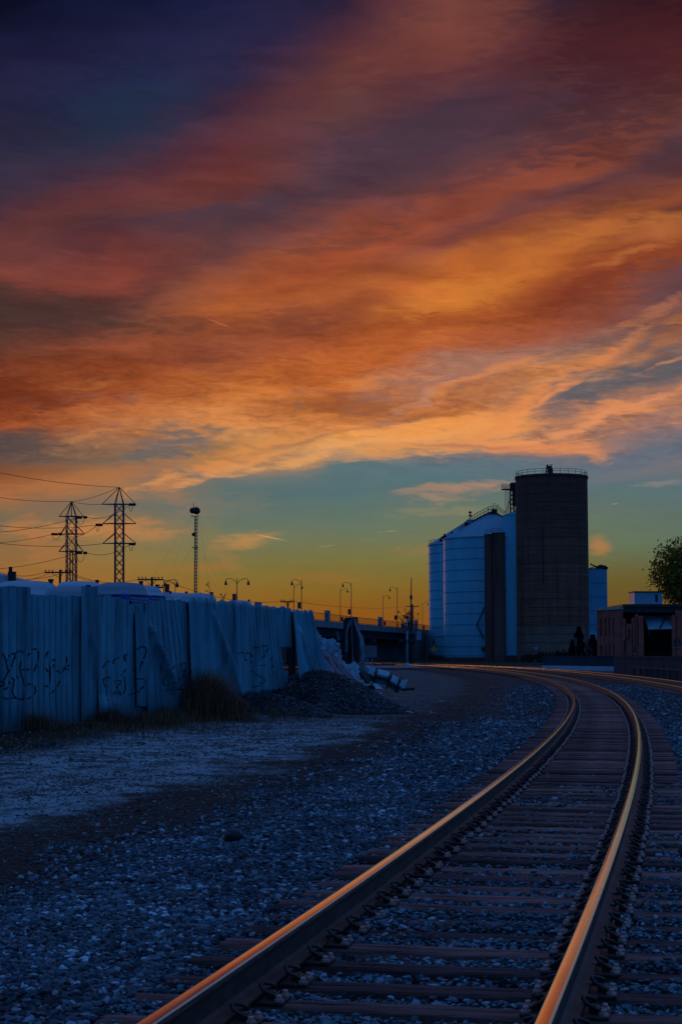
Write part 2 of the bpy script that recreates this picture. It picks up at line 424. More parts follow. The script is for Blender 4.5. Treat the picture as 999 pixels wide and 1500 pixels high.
_bm = bmesh.new(); bmesh.ops.create_icosphere(_bm, subdivisions=1, radius=1)
ICO_V = np.array([v.co[:] for v in _bm.verts]); ICO_F = np.array([[v.index for v in f.verts] for f in _bm.faces]); _bm.free()
def rocks(pos, size, flat=0.6):
    """Angular stones at pos (n,3) with radius size (n,)."""
    n = len(pos); k = len(ICO_V)
    variants = 24
    base = np.empty((variants, k, 3))
    for i in range(variants):
        q = ICO_V * (0.6 + 0.75 * rng.random((k, 1)))
        q = q * (0.5 + 0.9 * rng.random(3))
        base[i] = q
    vi = rng.integers(0, variants, n)
    a = rng.random((n, 3)) * 2 * np.pi
    ca, sa = np.cos(a), np.sin(a)
    Rz = np.zeros((n, 3, 3)); Rz[:, 0, 0] = ca[:, 0]; Rz[:, 0, 1] = -sa[:, 0]; Rz[:, 1, 0] = sa[:, 0]; Rz[:, 1, 1] = ca[:, 0]; Rz[:, 2, 2] = 1
    Rx = np.zeros((n, 3, 3)); Rx[:, 1, 1] = ca[:, 1]; Rx[:, 1, 2] = -sa[:, 1]; Rx[:, 2, 1] = sa[:, 1]; Rx[:, 2, 2] = ca[:, 1]; Rx[:, 0, 0] = 1
    Rm = Rz @ Rx
    V = np.einsum('nij,nkj->nki', Rm, base[vi]) * np.asarray(size)[:, None, None]
    V[:, :, 2] *= flat
    V += np.asarray(pos)[:, None, :]
    Fc = (ICO_F[None] + (np.arange(n) * k)[:, None, None]).reshape(-1, 3)
    return V.reshape(-1, 3), Fc

# ------------------------------------------------------------------ track geometry (one wide left-hand curve)
CX, CY, RC = -575.0, 132.0, 588.55
TR2 = 4.85                                     # second track, outside the first
def off(x, y):
    return np.hypot(np.asarray(x) - CX, np.asarray(y) - CY) - RC
def on_track(Y, r=0.0):
    s = (Y - CY) / (RC + r)
    c = math.sqrt(1 - s * s)
    return CX + (RC + r) * c, Y
def track_angle(Y): return math.asin((Y - CY) / RC)
# fence line
FO = np.array([-6.9, 33.0]); FD = np.array([0.3426, 0.9395]); FN = np.array([0.9395, -0.3426])
def smooth(a, b, x):
    t = np.clip((np.asarray(x, float) - a) / (b - a), 0, 1); return t * t * (3 - 2 * t)
def vnoise(x, y, s, seed=0):
    x = np.asarray(x, float) * s; y = np.asarray(y, float) * s
    xi, yi = np.floor(x), np.floor(y); fx, fy = x - xi, y - yi
    fx = fx * fx * (3 - 2 * fx); fy = fy * fy * (3 - 2 * fy)
    def h(a, b):
        q = np.sin(a * 127.1 + b * 311.7 + seed * 74.7) * 43758.5453
        return q - np.floor(q)
    return (h(xi, yi) * (1 - fx) + h(xi + 1, yi) * fx) * (1 - fy) + (h(xi, yi + 1) * (1 - fx) + h(xi + 1, yi + 1) * fx) * fy
def height(x, y):
    x = np.asarray(x, float); y = np.asarray(y, float)
    r = off(x, y)
    z = -0.10 + 0.05 * (vnoise(x, y, 0.35, 1) - 0.5) + 0.03 * (vnoise(x, y, 1.3, 2) - 0.5)
    for c in (0.0, TR2):
        d = np.abs(r - c)
        b = smooth(4.2, 2.0, d)
        crib = smooth(1.45, 1.25, d)
        z = z * (1 - b) + b * (-0.03 - 0.035 * crib + 0.012 * (vnoise(x, y, 3, 3) - 0.5))
    a = (x - FO[0]) * FD[0] + (y - FO[1]) * FD[1]
    n = (x - FO[0]) * FN[0] + (y - FO[1]) * FN[1]
    # a low bank of dirt along the foot of the fence, the raised yard behind it
    bank = smooth(2.6, 0.2, n) * smooth(-30, -8, a) * smooth(30, 19, a)
    z = z + bank * (0.10 + 0.16 * smooth(8, 17, a) + 0.08 * vnoise(x, y, 1.1, 5))
    z = z + 1.15 * smooth(-0.5, -2.6, n) * smooth(-60, -30, a) * smooth(30, 18, a)
    return z

def grad(lo, hi, fine_lo, fine_hi, step, g=1.12):
    q = list(np.arange(fine_lo, fine_hi, step)); s = step
    x = q[-1]
    while x < hi: s *= g; x += s; q.append(x)
    s = step; x = q[0]; pre = []
    while x > lo: s *= g; x -= s; pre.append(x)
    return np.array(pre[::-1] + q)
gx = grad(-3500, 3500, -11, 13, 0.22)
gy = grad(-400, 6000, 3, 60, 0.25)
GX, GY = np.meshgrid(gx, gy, indexing='ij')
GZ = height(GX, GY)
GV = np.stack([GX, GY, GZ], -1).reshape(-1, 3)
ii = np.arange(len(gx) - 1)[:, None] * len(gy) + np.arange(len(gy) - 1)[None]
GF = np.stack([ii, ii + len(gy), ii + len(gy) + 1, ii + 1], -1).reshape(-1, 4)

def ground_material():
    m = bpy.data.materials.new('yard ground'); m.use_nodes = True
    N = NT(m.node_tree); bs = N.n['Principled BSDF']
    tc = N.n.new('ShaderNodeTexCoord').outputs['Object']
    x, y = N.sep(tc)[:2]
    dx = N.math('SUBTRACT', x, CX); dy = N.math('SUBTRACT', y, CY)
    r = N.math('SUBTRACT', N.math('SQRT', N.math('ADD', N.math('MULTIPLY', dx, dx), N.math('MULTIPLY', dy, dy))), RC)
    n1 = N.noise(tc, 0.35, 5, 0.6)[0]; n2 = N.noise(tc, 1.6, 6, 0.65)[0]; n3 = N.noise(tc, 14, 5, 0.7)[0]; n4 = N.noise(tc, 45, 3, 0.7)[0]
    rw = N.math('ADD', r, N.math('ADD', N.math('MULTIPLY', N.math('SUBTRACT', n1, 0.5), 3.4), N.math('MULTIPLY', N.math('SUBTRACT', n2, 0.5), 1.6)))
    dirt = N.ramp(n3, [(0.3, (0.030, 0.018, 0.015, 1)), (0.52, (0.10, 0.058, 0.046, 1)), (0.72, (0.24, 0.19, 0.17, 1))])
    pale = N.ramp(n3, [(0.28, (0.10, 0.12, 0.125, 1)), (0.5, (0.42, 0.50, 0.50, 1)), (0.70, (0.72, 0.86, 0.86, 1))])
    stone = N.ramp(n4, [(0.3, (0.04, 0.04, 0.042, 1)), (0.7, (0.20, 0.20, 0.205, 1))])
    dark = N.ramp(n3, [(0.3, (0.022, 0.018, 0.014, 1)), (0.7, (0.06, 0.047, 0.036, 1))])
    # across the yard, from the fence to the ballast: dark weeds' soil, pale drive, brown strip, crushed stone
    c = N.mix(N.mapr(rw, -10.6, -9.2, 0, 1, True), dark, pale)
    c = N.mix(N.mapr(rw, -5.9, -4.7, 0, 1, True), c, dirt)
    c = N.mix(N.math('MULTIPLY', N.mapr(n2, 0.46, 0.62, 0, 0.85, True), 1.0), c, dirt)
    c = N.mix(N.mapr(N.math('ADD', r, N.math('MULTIPLY', N.math('SUBTRACT', n2, .5), 1.2)), -3.7, -3.0, 0, 1, True), c, stone)
    # crib between the sleepers: oil-stained stone
    c = N.mix(N.mapr(N.math('ADD', y, N.math('MULTIPLY', n1, 20)), 44, 58, 0, .8, True), c, dirt)
    d1 = N.mapr(N.math('ABSOLUTE', r), 1.2, 1.5, 1, 0, True)
    crib = N.ramp(n4, [(0.3, (0.02, 0.018, 0.018, 1)), (0.7, (0.075, 0.066, 0.064, 1))])
    c = N.mix(d1, c, crib)
    # grass and dirt beyond the far road
    c = N.mix(N.mapr(y, 205, 225, 0, 1, True), c, N.ramp(n1, [(0.3, (0.03, 0.035, 0.02, 1)), (0.7, (0.06, 0.05, 0.035, 1))]))
    N.l.new(c, bs.inputs['Base Color'])
    bs.inputs['Roughness'].default_value = 0.95
    bs.inputs['Specular IOR Level'].default_value = 0.1
    bn = N.n.new('ShaderNodeBump'); bn.inputs['Strength'].default_value = 1.0; bn.inputs['Distance'].default_value = 0.05
    h = N.math('ADD', N.math('MULTIPLY', n3, 0.8), N.math('MULTIPLY', N.noise(tc, 38, 4, 0.7)[0], 0.8))
    N.l.new(h, bn.inputs['Height']); N.l.new(bn.outputs[0], bs.inputs['Normal'])
    return m
M_GROUND = ground_material()
ground = tag(fast_mesh('ground', GV, GF, M_GROUND, 4, True), kind='structure')

# ------------------------------------------------------------------ crushed stone
def stone_material(name, lo, mid, hi):
    m = bpy.data.materials.new(name); m.use_nodes = True
    N = NT(m.node_tree); bs = N.n['Principled BSDF']
    g = N.n.new('ShaderNodeNewGeometry')
    c = N.ramp(g.outputs['Random Per Island'], [(0.0, (*lo, 1)), (0.5, (*mid, 1)), (0.78, (mid[0] * 1.6, mid[1] * 1.55, mid[2] * 1.5, 1)), (0.9, (*hi, 1)), (0.93, (mid[0] * 2.0, mid[1] * 1.1, mid[2] * .95, 1)), (1.0, (mid[0] * .8, mid[1] * 1.4, mid[2] * 1.35, 1))])
    tc = N.n.new('ShaderNodeTexCoord').outputs['Object']
    c = N.mix(0.5, c, N.ramp(N.noise(tc, 60, 4, 0.7)[0], [(0.3, (0.25, 0.25, 0.25, 1)), (0.7, (1.2, 1.2, 1.2, 1))]), 'MULTIPLY')
    c = N.mix(1.0, c, N.ramp(N.noise(tc, 0.9, 4, 0.6)[0], [(0.3, (0.42, 0.40, 0.40, 1)), (0.7, (1.3, 1.3, 1.3, 1))]), 'MULTIPLY')
    N.l.new(c, bs.inputs['Base Color'])
    bs.inputs['Roughness'].default_value = 0.6
    bs.inputs['Specular IOR Level'].default_value = 0.3
    return m
M_BALLAST = stone_material('crushed stone', (0.014, 0.020, 0.026), (0.10, 0.155, 0.185), (0.66, 0.86, 0.92))
M_CRIB = stone_material('oiled crushed stone', (0.03, 0.042, 0.05), (0.14, 0.22, 0.26), (0.50, 0.64, 0.68))
M_YARD = stone_material('yard stones', (0.04, 0.034, 0.03), (0.20, 0.18, 0.165), (0.60, 0.58, 0.55))

def scatter(dens, y0, y1, k0, k1):
    area = (k1 - k0) * (y1 * y1 - y0 * y0) / 2
    n = int(area * dens)
    y = np.sqrt(rng.random(n) * (y1 * y1 - y0 * y0) + y0 * y0)
    x = (k0 + rng.random(n) * (k1 - k0)) * y
    return x, y
bx, by, bs_ = [], [], []
for (d, y0, y1, smin, smax) in ((2700, 4.9, 12, .008, .029), (600, 3.6, 22, -.012, .034), (1250, 12, 22, .010, .030), (260, 22, 42, .016, .042), (36, 42, 85, .02, .05)):
    x, y = scatter(d, y0, y1, -0.27, 0.27) if smin > 0 else scatter(d, y0, y1, 0.27, 0.55)
    smin = abs(smin); r = off(x, y)
    edge = -2.95 + 1.0 * (vnoise(x, y, 0.6, 11) - 0.5) + 0.8 * (vnoise(x, y, 2.1, 12) - 0.5)
    keep = (r > edge) | ((r > edge - 1.2) & (rng.random(len(x)) < 0.22))
    # the sleepers' ends stand out of the stone, buried a little here and there
    k1 = (np.abs(r) > 1.22 + 0.16 * vnoise(x, y, 1.7, 13)) & (np.abs(r - TR2) > 1.15)
    keep &= k1
    s = smin + (smax - smin) * rng.random(len(x)) ** 2.0
    bx.append(x[keep]); by.append(y[keep]); bs_.append(s[keep])
bx, by, bs_ = map(np.concatenate, (bx, by, bs_))
bz = height(bx, by) + bs_ * (rng.random(len(bx)) * 0.75 - 0.05)
V_, F_ = rocks(np.stack([bx, by, bz], 1), bs_)
tag(fast_mesh('ballast_gravel', V_, F_, M_BALLAST), kind='stuff')
# yard: smaller, sparser stones over the dirt
bx, by, bs_ = [], [], []
for (d, y0, y1, smin, smax) in ((420, 7, 15, .006, .020), (260, 15, 26, .008, .024), (90, 26, 42, .012, .034), (14, 42, 80, .02, .05)):
    x, y = scatter(d, y0, y1, -0.25, 0.12)
    r = off(x, y)
    n = (x - FO[0]) * FN[0] + (y - FO[1]) * FN[1]
    keep = (r < -2.9) & (n > 0.3) & (rng.random(len(x)) < (0.25 + 0.9 * vnoise(x, y, .8, 21)) * (1 - .5 * smooth(-6.4, -5.0, r + 2.4 * (vnoise(x, y, .4, 22) - .5))))
    bx.append(x[keep]); by.append(y[keep]); bs_.append((smin + (smax - smin) * rng.random(len(x)) ** 2.2)[keep])
bx, by, bs_ = map(np.concatenate, (bx, by, bs_))
V_, F_ = rocks(np.stack([bx, by, height(bx, by) + bs_ * .2], 1), bs_)
tag(fast_mesh('yard_gravel', V_, F_, M_YARD), kind='stuff')

# ------------------------------------------------------------------ the road over the tracks, far off
M_ASPH = mat('worn asphalt', (0.075, 0.072, 0.072), 0.62, var=0.3, scale=0.7, bump=0.15, bscale=6)
m = MB()
m.grid([(x, y + 0.16 * (x - 30) * (0.35 if x > 20 else 0.0) , 0.02 + 0.0 * x) for x in (-26, -12, 0, 12, 24, 36, 60) for y in (178, 205)], 7, 2)
tag(m.build('road', M_ASPH), kind='structure')

# ------------------------------------------------------------------ sleepers, plates, clips
M_WOOD = mat('creosoted timber', (0.34, 0.155, 0.125), 0.85, var=0.55, scale=2.2, bump=0.9, bscale=9, stretch=(1.2, 14, 14), spec=0.25)
_N = NT(M_WOOD.node_tree); _b = _N.n['Principled BSDF']; _l = _b.inputs['Base Color'].links[0].from_socket
_oi = _N.n.new('ShaderNodeObjectInfo')
_N.l.new(_N.mix(1.0, _l, _N.ramp(_oi.outputs['Random'], [(0, (.35, .36, .40, 1)), (.5, (.85, .8, .8, 1)), (1, (1.35, 1.2, 1.15, 1))]), 'MULTIPLY'), _b.inputs['Base Color'])
M_RUSTD = mat('dark rusted iron', (0.07, 0.040, 0.034), 0.5, 0.3, var=0.5, scale=25)
M_RUST = mat('rusted spikes', (0.62, 0.34, 0.28), 0.6, 0.1, var=0.4, scale=40)
M_RAILSIDE = mat('rusted rail web', (0.12, 0.050, 0.032), 0.62, 0.1, var=0.45, scale=6, bump=0.15, bscale=60, stretch=(1, 1, 2))

def split_wood(m, L, ry0=0.0):
    """A weathered sleeper: a squared beam with checks along the grain."""
    nx = 16
    prof = [(-0.094, -0.14), (-0.094, 0.006), (-0.086, 0.018), (-0.05, 0.022), (-0.012, 0.020), (-0.004, 0.006), (0.005, 0.020), (0.06, 0.023), (0.086, 0.017), (0.094, 0.003), (0.094, -0.14)]
    P = []
    ph = random.random() * 10
    for i in range(nx + 1):
        x = -L / 2 + L * i / nx
        w = 0.006 * math.sin(x * 3 + ph) + 0.003 * math.sin(x * 9 + ph)
        for j, (y, z) in enumerate(prof):
            q = random.uniform(-.004, .004)
            P.append((x, y + w + q, z + (random.uniform(-.004, .003) if z > 0 else 0)))
    m.grid(P, nx + 1, len(prof))
    n = len(prof); o = len(m.v) - len(P)
    m.face(*[o + k for k in range(n)]); m.face(*[o + nx * n + k for k in range(n)][::-1])

def clip_pts(x, y, z, sgn, side):
    """An elastic rail clip: rod from the shoulder, up and over in a loop, down onto the rail foot."""
    q = [(0.030, -0.050, 0.028), (0.030, -0.005, 0.028), (0.034, 0.040, 0.030), (0.016, 0.068, 0.046), (-0.016, 0.072, 0.066), (-0.034, 0.045, 0.082),
         (-0.030, 0.010, 0.084), (-0.006, -0.018, 0.074), (0.020, -0.030, 0.064), (0.014, -0.056, 0.050), (-0.018, -0.062, 0.040), (-0.046, -0.048, 0.032), (-0.060, -0.030, 0.031)]
    return [(x + side * a, y + sgn * b, z + c) for a, b, c in q]

GA = 0.75
def make_tie(seed):
    random.seed(seed)
    root = thing('railway_sleeper', 'x', 'sleeper', (0, 0, 0), 'timber sleepers under the curving main track')
    m = MB(); split_wood(m, 2.6 + random.uniform(-.05, .05)); beam = m.build('beam', M_WOOD, root)
    for rail_x in (-GA, GA):
        m = MB(); m.box((rail_x, 0, 0.030), (0.40, 0.19, 0.018), bev=.004)
        for s in (-1, 1): m.box((rail_x + s * 0.125, 0, 0.055), (0.035, 0.055, 0.04), bev=.006)
        plate = m.build('tie_plate', M_RUSTD, root)
        for s in (-1, 1):
            m = MB(); m.sm = True
            m.tube(clip_pts(rail_x + s * 0.115, 0, 0.026, -1, s), 0.0095, 7)
            m.build('elastic_clip', M_RUSTD, plate)
            for yy in (-0.06, 0.06):
                m = MB(); m.box((rail_x + s * 0.175, yy, 0.052), (0.026, 0.026, 0.03), bev=.005)
                m.lathe((rail_x + s * 0.175, yy, 0.036), [(0.024, 0), (0.022, 0.012), (0.0, 0.014)], 8)
                m.build('screw_spike', M_RUST, plate)
    return root
protos = [make_tie(100 + i) for i in range(4)]
SP = 0.495
def tie_label(i, Y):
    return 'brown timber sleeper with clips, laid across the curving track between its two rails'
n_tie = 0
Yt = 3.4
ties = []
while Yt < 112:
    ph = track_angle(Yt)
    r = RC
    ties.append((CX + r * math.cos(ph), CY + r * math.sin(ph), ph))
    Yt += SP * math.cos(ph)
for i, (x, y, ph) in enumerate(ties):
    src = protos[i % 4]
    if i < 4:
        o = src; o.location = (x, y, 0.0); o.rotation_euler = (0, 0, ph + random.uniform(-.012, .012))
        ORG[o.name] = Vector((0, 0, 0))
    elif i < 120:
        o = copy_thing(src, (x, y + random.uniform(-.04, .04), random.uniform(-.014, .004)), (random.uniform(-.05, .05), random.uniform(-.004, .004), ph + random.uniform(-.02, .02)))
    else:
        o = src.children[0].copy()
        COL.objects.link(o); o.name = 'railway_sleeper'; o.parent = None
        o.location = (x, y, 0); o.rotation_euler = (0, 0, ph)
        tag(o, 'x', 'sleeper', 'timber sleepers under the curving main track')
    o['label'] = tie_label(i, y)
# second track: plain sleepers
Yt = 62
while Yt < 136:
    ph = math.asin((Yt - CY) / (RC + TR2))
    o = protos[0].children[0].copy(); COL.objects.link(o); o.name = 'railway_sleeper'; o.parent = None
    o.location = (CX + (RC + TR2) * math.cos(ph), CY + (RC + TR2) * math.sin(ph), 0); o.rotation_euler = (0, 0, ph)
    tag(o, 'weathered timber sleeper under the farther track along the right', 'sleeper', 'timber sleepers under the farther track')
    Yt += SP * math.cos(ph) * 1.3

# stones between the sleepers, lower than their tops
bx, by, bs_ = [], [], []
for (d, y0, y1, smin, smax, kp) in ((1900, 4.9, 13, .011, .026, 1.0), (1000, 13, 22, .013, .03, .6), (150, 22, 40, .02, .04, .35)):
    x, y = scatter(d, y0, y1, -0.27, 0.27)
    r = off(x, y)
    ang = np.arctan2(y - CY, x - CX)
    t0 = track_angle(3.4)
    u = ((ang - t0) * RC / SP) % 1.0
    gap = np.abs(u - 0.5) < 0.31
    s = smin + (smax - smin) * rng.random(len(x)) ** 1.6
    keep = (np.abs(r) < 1.3) & gap & (rng.random(len(x)) < kp * (0.35 + 1.0 * vnoise(x, y, 1.2, 31)))
    bx.append(x[keep]); by.append(y[keep]); bs_.append(s[keep])
bx, by, bs_ = map(np.concatenate, (bx, by, bs_))
bz = height(bx, by) + 0.012 + rng.random(len(bx)) * .085 * (.4 + .9 * vnoise(bx, by, .9, 33)) * smooth(34, 14, by)
V_, F_ = rocks(np.stack([bx, by, bz], 1), bs_)
tag(fast_mesh('crib_gravel', V_, F_, M_CRIB), kind='stuff')

# ------------------------------------------------------------------ rails
def rail_head_material():
    m = bpy.data.materials.new('polished rail head'); m.use_nodes = True
    N = NT(m.node_tree); bs = N.n['Principled BSDF']
    tc = N.n.new('ShaderNodeTexCoord').outputs['Object']
    f = N.noise(tc, 30, 4, 0.6)[0]; f2 = N.noise(N.mapping(tc, scale=(1, .25, 1)), 7, 4, .6)[0]
    c = N.ramp(f2, [(0.3, (0.70, 0.55, 0.40, 1)), (0.7, (0.86, 0.70, 0.54, 1))])
    N.l.new(c, bs.inputs['Base Color'])
    bs.inputs['Metallic'].default_value = 1.0
    N.l.new(N.mapr(f, 0.3, 0.7, 0.11, 0.15), bs.inputs['Roughness'])
    return m
M_HEAD = rail_head_material()
# cross-section (across, up) from the foot up, 136 lb rail
ZB = 0.038
WEB = [(-0.076, 0.0), (-0.076, 0.011), (-0.030, 0.026), (-0.0095, 0.040), (-0.0088, 0.115), (-0.014, 0.138), (-0.034, 0.146), (0.034, 0.146), (0.014, 0.138), (0.0088, 0.115), (0.0095, 0.040), (0.030, 0.026), (0.076, 0.011), (0.076, 0.0)]
HEAD = [(-0.034, 0.1465), (-0.0365, 0.152), (-0.0365, 0.172), (-0.033, 0.181), (-0.024, 0.1855), (-0.010, 0.187), (0.010, 0.187), (0.024, 0.1855), (0.033, 0.181), (0.0365, 0.172), (0.0365, 0.152), (0.034, 0.1465)]
def sweep(prof, r0, y0, y1, name, mt, parent, sm):
    q = []; s = 0.25; Y = y0
    while Y < y1: q.append(Y); Y += s if Y > 4 else .5; s = 0.25 + max(0, Y - 20) * 0.012
    q.append(y1)
    m = MB(); m.sm = sm
    P = []
    for Y in q:
        x, y = on_track(Y, r0); d = Vector((x - CX, y - CY, 0)).normalized()
        for a, z in prof: P.append((x + d.x * a, y + d.y * a, ZB + z))
    m.grid(P, len(q), len(prof))
    o = len(m.v) - len(P); m.sm = False
    m.face(*[o + k for k in range(len(prof))]); m.face(*[o + (len(q) - 1) * len(prof) + k for k in range(len(prof))][::-1])
    return m.build(name, mt, parent)
def make_rail(r0, y0, y1, label):
    x, y = on_track(y0, r0)
    root = thing('rail', label, 'rail', (x, y, ZB), 'steel rails')
    sweep(WEB, r0, y0, y1, 'rail_web', M_RAILSIDE, root, False)
    sweep(HEAD, r0, y0, y1, 'rail_head', M_HEAD, root, True)
    return root
make_rail(-0.75, -2, 262, 'polished inner rail of the near curving track, beside the open gravel yard')
rr = make_rail(0.75, -2, 262, 'polished outer rail of the near curving track, between both tracks')
x, y = on_track(11.6, 0.75)
make_rail(TR2 - 0.75, 45, 262, 'brown rail of the farther track, on the side of the main curve')
make_rail(TR2 + 0.75, 45, 262, 'brown rail of the farther track, beside the dark retaining wall')

# ------------------------------------------------------------------ materials of the buildings
M_STEELW = mat('white painted steel', (0.19, 0.52, 0.62), 0.5, 0.0, var=0.14, scale=0.25, stretch=(1, 1, .25))
M_ROOFW = mat('weathered bin roof', (0.15, 0.38, 0.45), 0.5, 0.0, var=0.15, scale=0.3)
M_DKSTEEL = mat('dark weathered steel', (0.045, 0.043, 0.045), 0.6, 0.3, var=0.3, scale=2)
M_GALV = mat('galvanised lattice steel', (0.085, 0.075, 0.08), 0.7, 0.2, var=0.3, scale=1)
M_RING = mat('ring steel', (0.20, 0.26, 0.29), 0.6, 0.1, var=.2, scale=1)
M_BLACK = mat('black ironwork', (0.018, 0.017, 0.018), 0.6, 0.2, var=0.3, scale=2)

def silo_concrete():
    m = bpy.data.materials.new('slipformed concrete'); m.use_nodes = True
    N = NT(m.node_tree); bs = N.n['Principled BSDF']
    tc = N.n.new('ShaderNodeTexCoord').outputs['Object']
    x, y, z = N.sep(tc)[:3]
    band = N.noise(N.mapping(tc, scale=(.03, .03, 1.0)), 1.6, 5, .7)[0]
    streak = N.noise(N.mapping(tc, scale=(1, 1, .03)), 1.3, 5, .65)[0]
    blot = N.noise(tc, 0.35, 5, .6)[0]
    c = N.ramp(band, [(0.3, (0.30, 0.10, 0.062, 1)), (0.7, (0.50, 0.18, 0.115, 1))])
    c = N.mix(0.75, c, N.ramp(streak, [(0.3, (0.45, 0.42, 0.40, 1)), (0.7, (1.1, 1.1, 1.1, 1))]), 'MULTIPLY')
    c = N.mix(0.6, c, N.ramp(blot, [(0.3, (0.6, 0.6, 0.6, 1)), (0.7, (1.15, 1.15, 1.15, 1))]), 'MULTIPLY')
    # sooty weathering runs down from the rim; cleaner, patched concrete at the foot
    c = N.mix(N.mapr(N.math('ADD', z, N.math('MULTIPLY', N.math('SUBTRACT', streak, .5), 14)), 18, 36, 0, .6, True), c, (0.16, 0.05, 0.034, 1))
    foot = N.mapr(z, 7.15, 7.3, 0.5, 0)
    c = N.mix(foot, c, N.ramp(blot, [(0.3, (0.26, 0.16, 0.12, 1)), (0.7, (0.38, 0.24, 0.18, 1))]))
    lift = N.math('LESS_THAN', N.math('FRACT', N.math('DIVIDE', z, 1.85)), 0.12)
    c = N.mix(N.math('MULTIPLY', lift, N.mapr(blot, .35, .65, .15, .75)), c, (0.03, 0.026, 0.026, 1))
    N.l.new(c, bs.inputs['Base Color']); bs.inputs['Roughness'].default_value = .9; bs.inputs['Specular IOR Level'].default_value = 0.15
    return m
M_CONC = silo_concrete()
M_CONCD = mat('grimy concrete', (0.19, 0.078, 0.058), 0.9, var=0.35, scale=.4, stretch=(1, 1, .12), spec=.15)
M_CONCL = mat('pale concrete', (0.33, 0.36, 0.36), 0.85, var=0.15, scale=.5, stretch=(1, 1, .3), spec=.2)

def sheet_rings(name, base, rows):
    return None

def circle_rail(m, c, R, z, n=28, h=1.05, r=0.05):
    pts = [(c[0] + R * math.cos(a), c[1] + R * math.sin(a), z) for a in np.linspace(0, 2 * math.pi, n + 1)]
    for k in (h, h * .52): m.tube([(p[0], p[1], z + k) for p in pts], r, 5)
    for p in pts[:-1]: m.bar(p, (p[0], p[1], z + h), r * 1.6)

# ---- the tall concrete silo
Y = 350.0; S = Y / F
c = at(810, 957, Y); cx, cy = c.x, Y
Rs = 52.6 * S; top = at(810, 693, Y - Rs).z
root = thing('concrete_silo', 'tall dark concrete silo with a railing round its flat top', 'silo', (cx, cy, 0))
m = MB(); m.sm = True
m.lathe((cx, cy, 0), [(Rs, -0.5), (Rs, top - 0.9), (Rs, top - .5)], 72)
m.sm = False
m.lathe((cx, cy, 0), [(Rs + .003, top - .5), (Rs + .16, top - .45), (Rs + .16, top), (0.0, top + .25)], 72)
wall = m.build('silo_wall', M_CONC, root)
m = MB(); circle_rail(m, (cx, cy), Rs - .1, top, 26, 1.05, .045); m.build('top_railing', M_DKSTEEL, root)
m = MB()
h0 = at(803, 692, Y).x
for dx in (-.9, .5): 
    for dy in (-.5, .5): m.bar((h0 + dx * .8, cy + dy, top), (h0 + dx * .7 + .35, cy + dy, top + 2.7), .14)
m.box((h0 + .35, cy, top + 1.0), (1.1, 1.0, 1.6)); m.box((h0 + .1, cy, top + 2.1), (.7, .8, .6))
m.bar((h0 - 1.1, cy, top), (h0 + .2, cy, top + 1.9), .12); m.bar((h0 + .5, cy, top + 2.75), (h0 - .6, cy, top + 2.4), .1)
m.build('roof_hoist', M_BLACK, root)
m = MB(); lx = cx - Rs * .38; ly = cy - Rs * math.sqrt(1 - .38 ** 2) - .06
m.bar((lx, ly, 16), (lx, ly, 28), .22); m.build('conduit', M_DKSTEEL, root)
m = MB(); q = at(785, 950, Y - Rs)
m.box((q.x, q.y + .35, q.z), (.5, .3, .6), bev=.05); m.build('wall_box', M_STEELW, root)

# ---- the white silo squeezed behind it, with the elevator leg on top
Y = 366.0; S = Y / F
cL = at(738, 957, Y); R2 = 4.6; cx, cy = cL.x + R2, Y
top2 = at(745, 756, Y).z
root = thing('white_silo', 'narrow smooth white silo between the dark twin bins and the concrete silo', 'silo', (cx, cy, 0))
m = MB(); m.sm = True; m.lathe((cx, cy, 0), [(R2, at(745, 960, Y).z), (R2, top2)], 48); m.build('silo_wall', M_STEELW, root)
m = MB(); m.lathe((cx, cy, 0), [(R2 + .02, -0.5), (R2 + .02, at(745, 960, Y).z - .004), (R2 - .5, at(745, 960, Y).z - .004)], 48); m.build('plinth', M_CONCD, root)
m = MB(); m.lathe((cx, cy, 0), [(R2 + .1, top2 + .004), (R2 + .1, top2 + .15), (.6, top2 + 1.7), (0, top2 + 1.7)], 48); m.build('roof', M_ROOFW, root)

root = thing('elevator_tower', 'dark lattice grain elevator head with a side platform, above the narrow white silo', 'elevator tower', (at(752, 750, Y).x, cy, top2 + 1))
m = MB()
def pz(px, py, Yq=366.0): return at(px, py, Yq)
zt, zb = pz(750, 708).z, pz(750, 756).z + .6
x0, x1 = pz(747, 720).x, pz(757.5, 720).x
for xx in (x0, (x0 + x1) / 2, x1):
    for dy in (-1, 1): m.bar((xx, cy + dy, zb), (xx, cy + dy, zt), .18)
k = 0; z = zb
while z < zt - .8:
    m.bar((x0, cy - 1, z), (x1, cy - 1, z + 1.0), .09); m.bar((x1, cy - 1, z), (x0, cy - 1, z + 1.0), .09)
    m.bar((x0, cy - 1, z), (x1, cy - 1, z), .1); m.bar((x0, cy + 1, z), (x1, cy + 1, z + 1), .09)
    z += 1.0
m.bar((pz(740, 756).x, cy - 1, zb), (pz(748, 725).x, cy - 1, pz(748, 725).z), .15)
m.build('lattice_frame', M_BLACK, root)
m = MB(); m.box(((x0 + x1) / 2 + .1, cy, (zt + zb) / 2 + .8), (.9, .9, zt - zb - 1.8)); m.box(((x0 + x1) / 2, cy, zt - .6), (1.7, 1.6, 1.5), bev=.2)
m.build('leg_casing', M_BLACK, root)
m = MB(); pa, pb = pz(734.5, 717), pz(760, 717)
m.box(((pa.x + pb.x) / 2, cy, pa.z), (pb.x - pa.x, 2.6, .14))
for dy in (-1.25, 1.25):
    for hh in (.55, 1.05): m.bar((pa.x, cy + dy, pa.z + hh), ((pa.x + x0) / 2 + .6, cy + dy, pa.z + hh), .07)
    for t in (0, .33, .66, 1): m.bar((pa.x + t * 1.3, cy + dy, pa.z), (pa.x + t * 1.3, cy + dy, pa.z + 1.05), .07)
m.build('platform', M_BLACK, root)
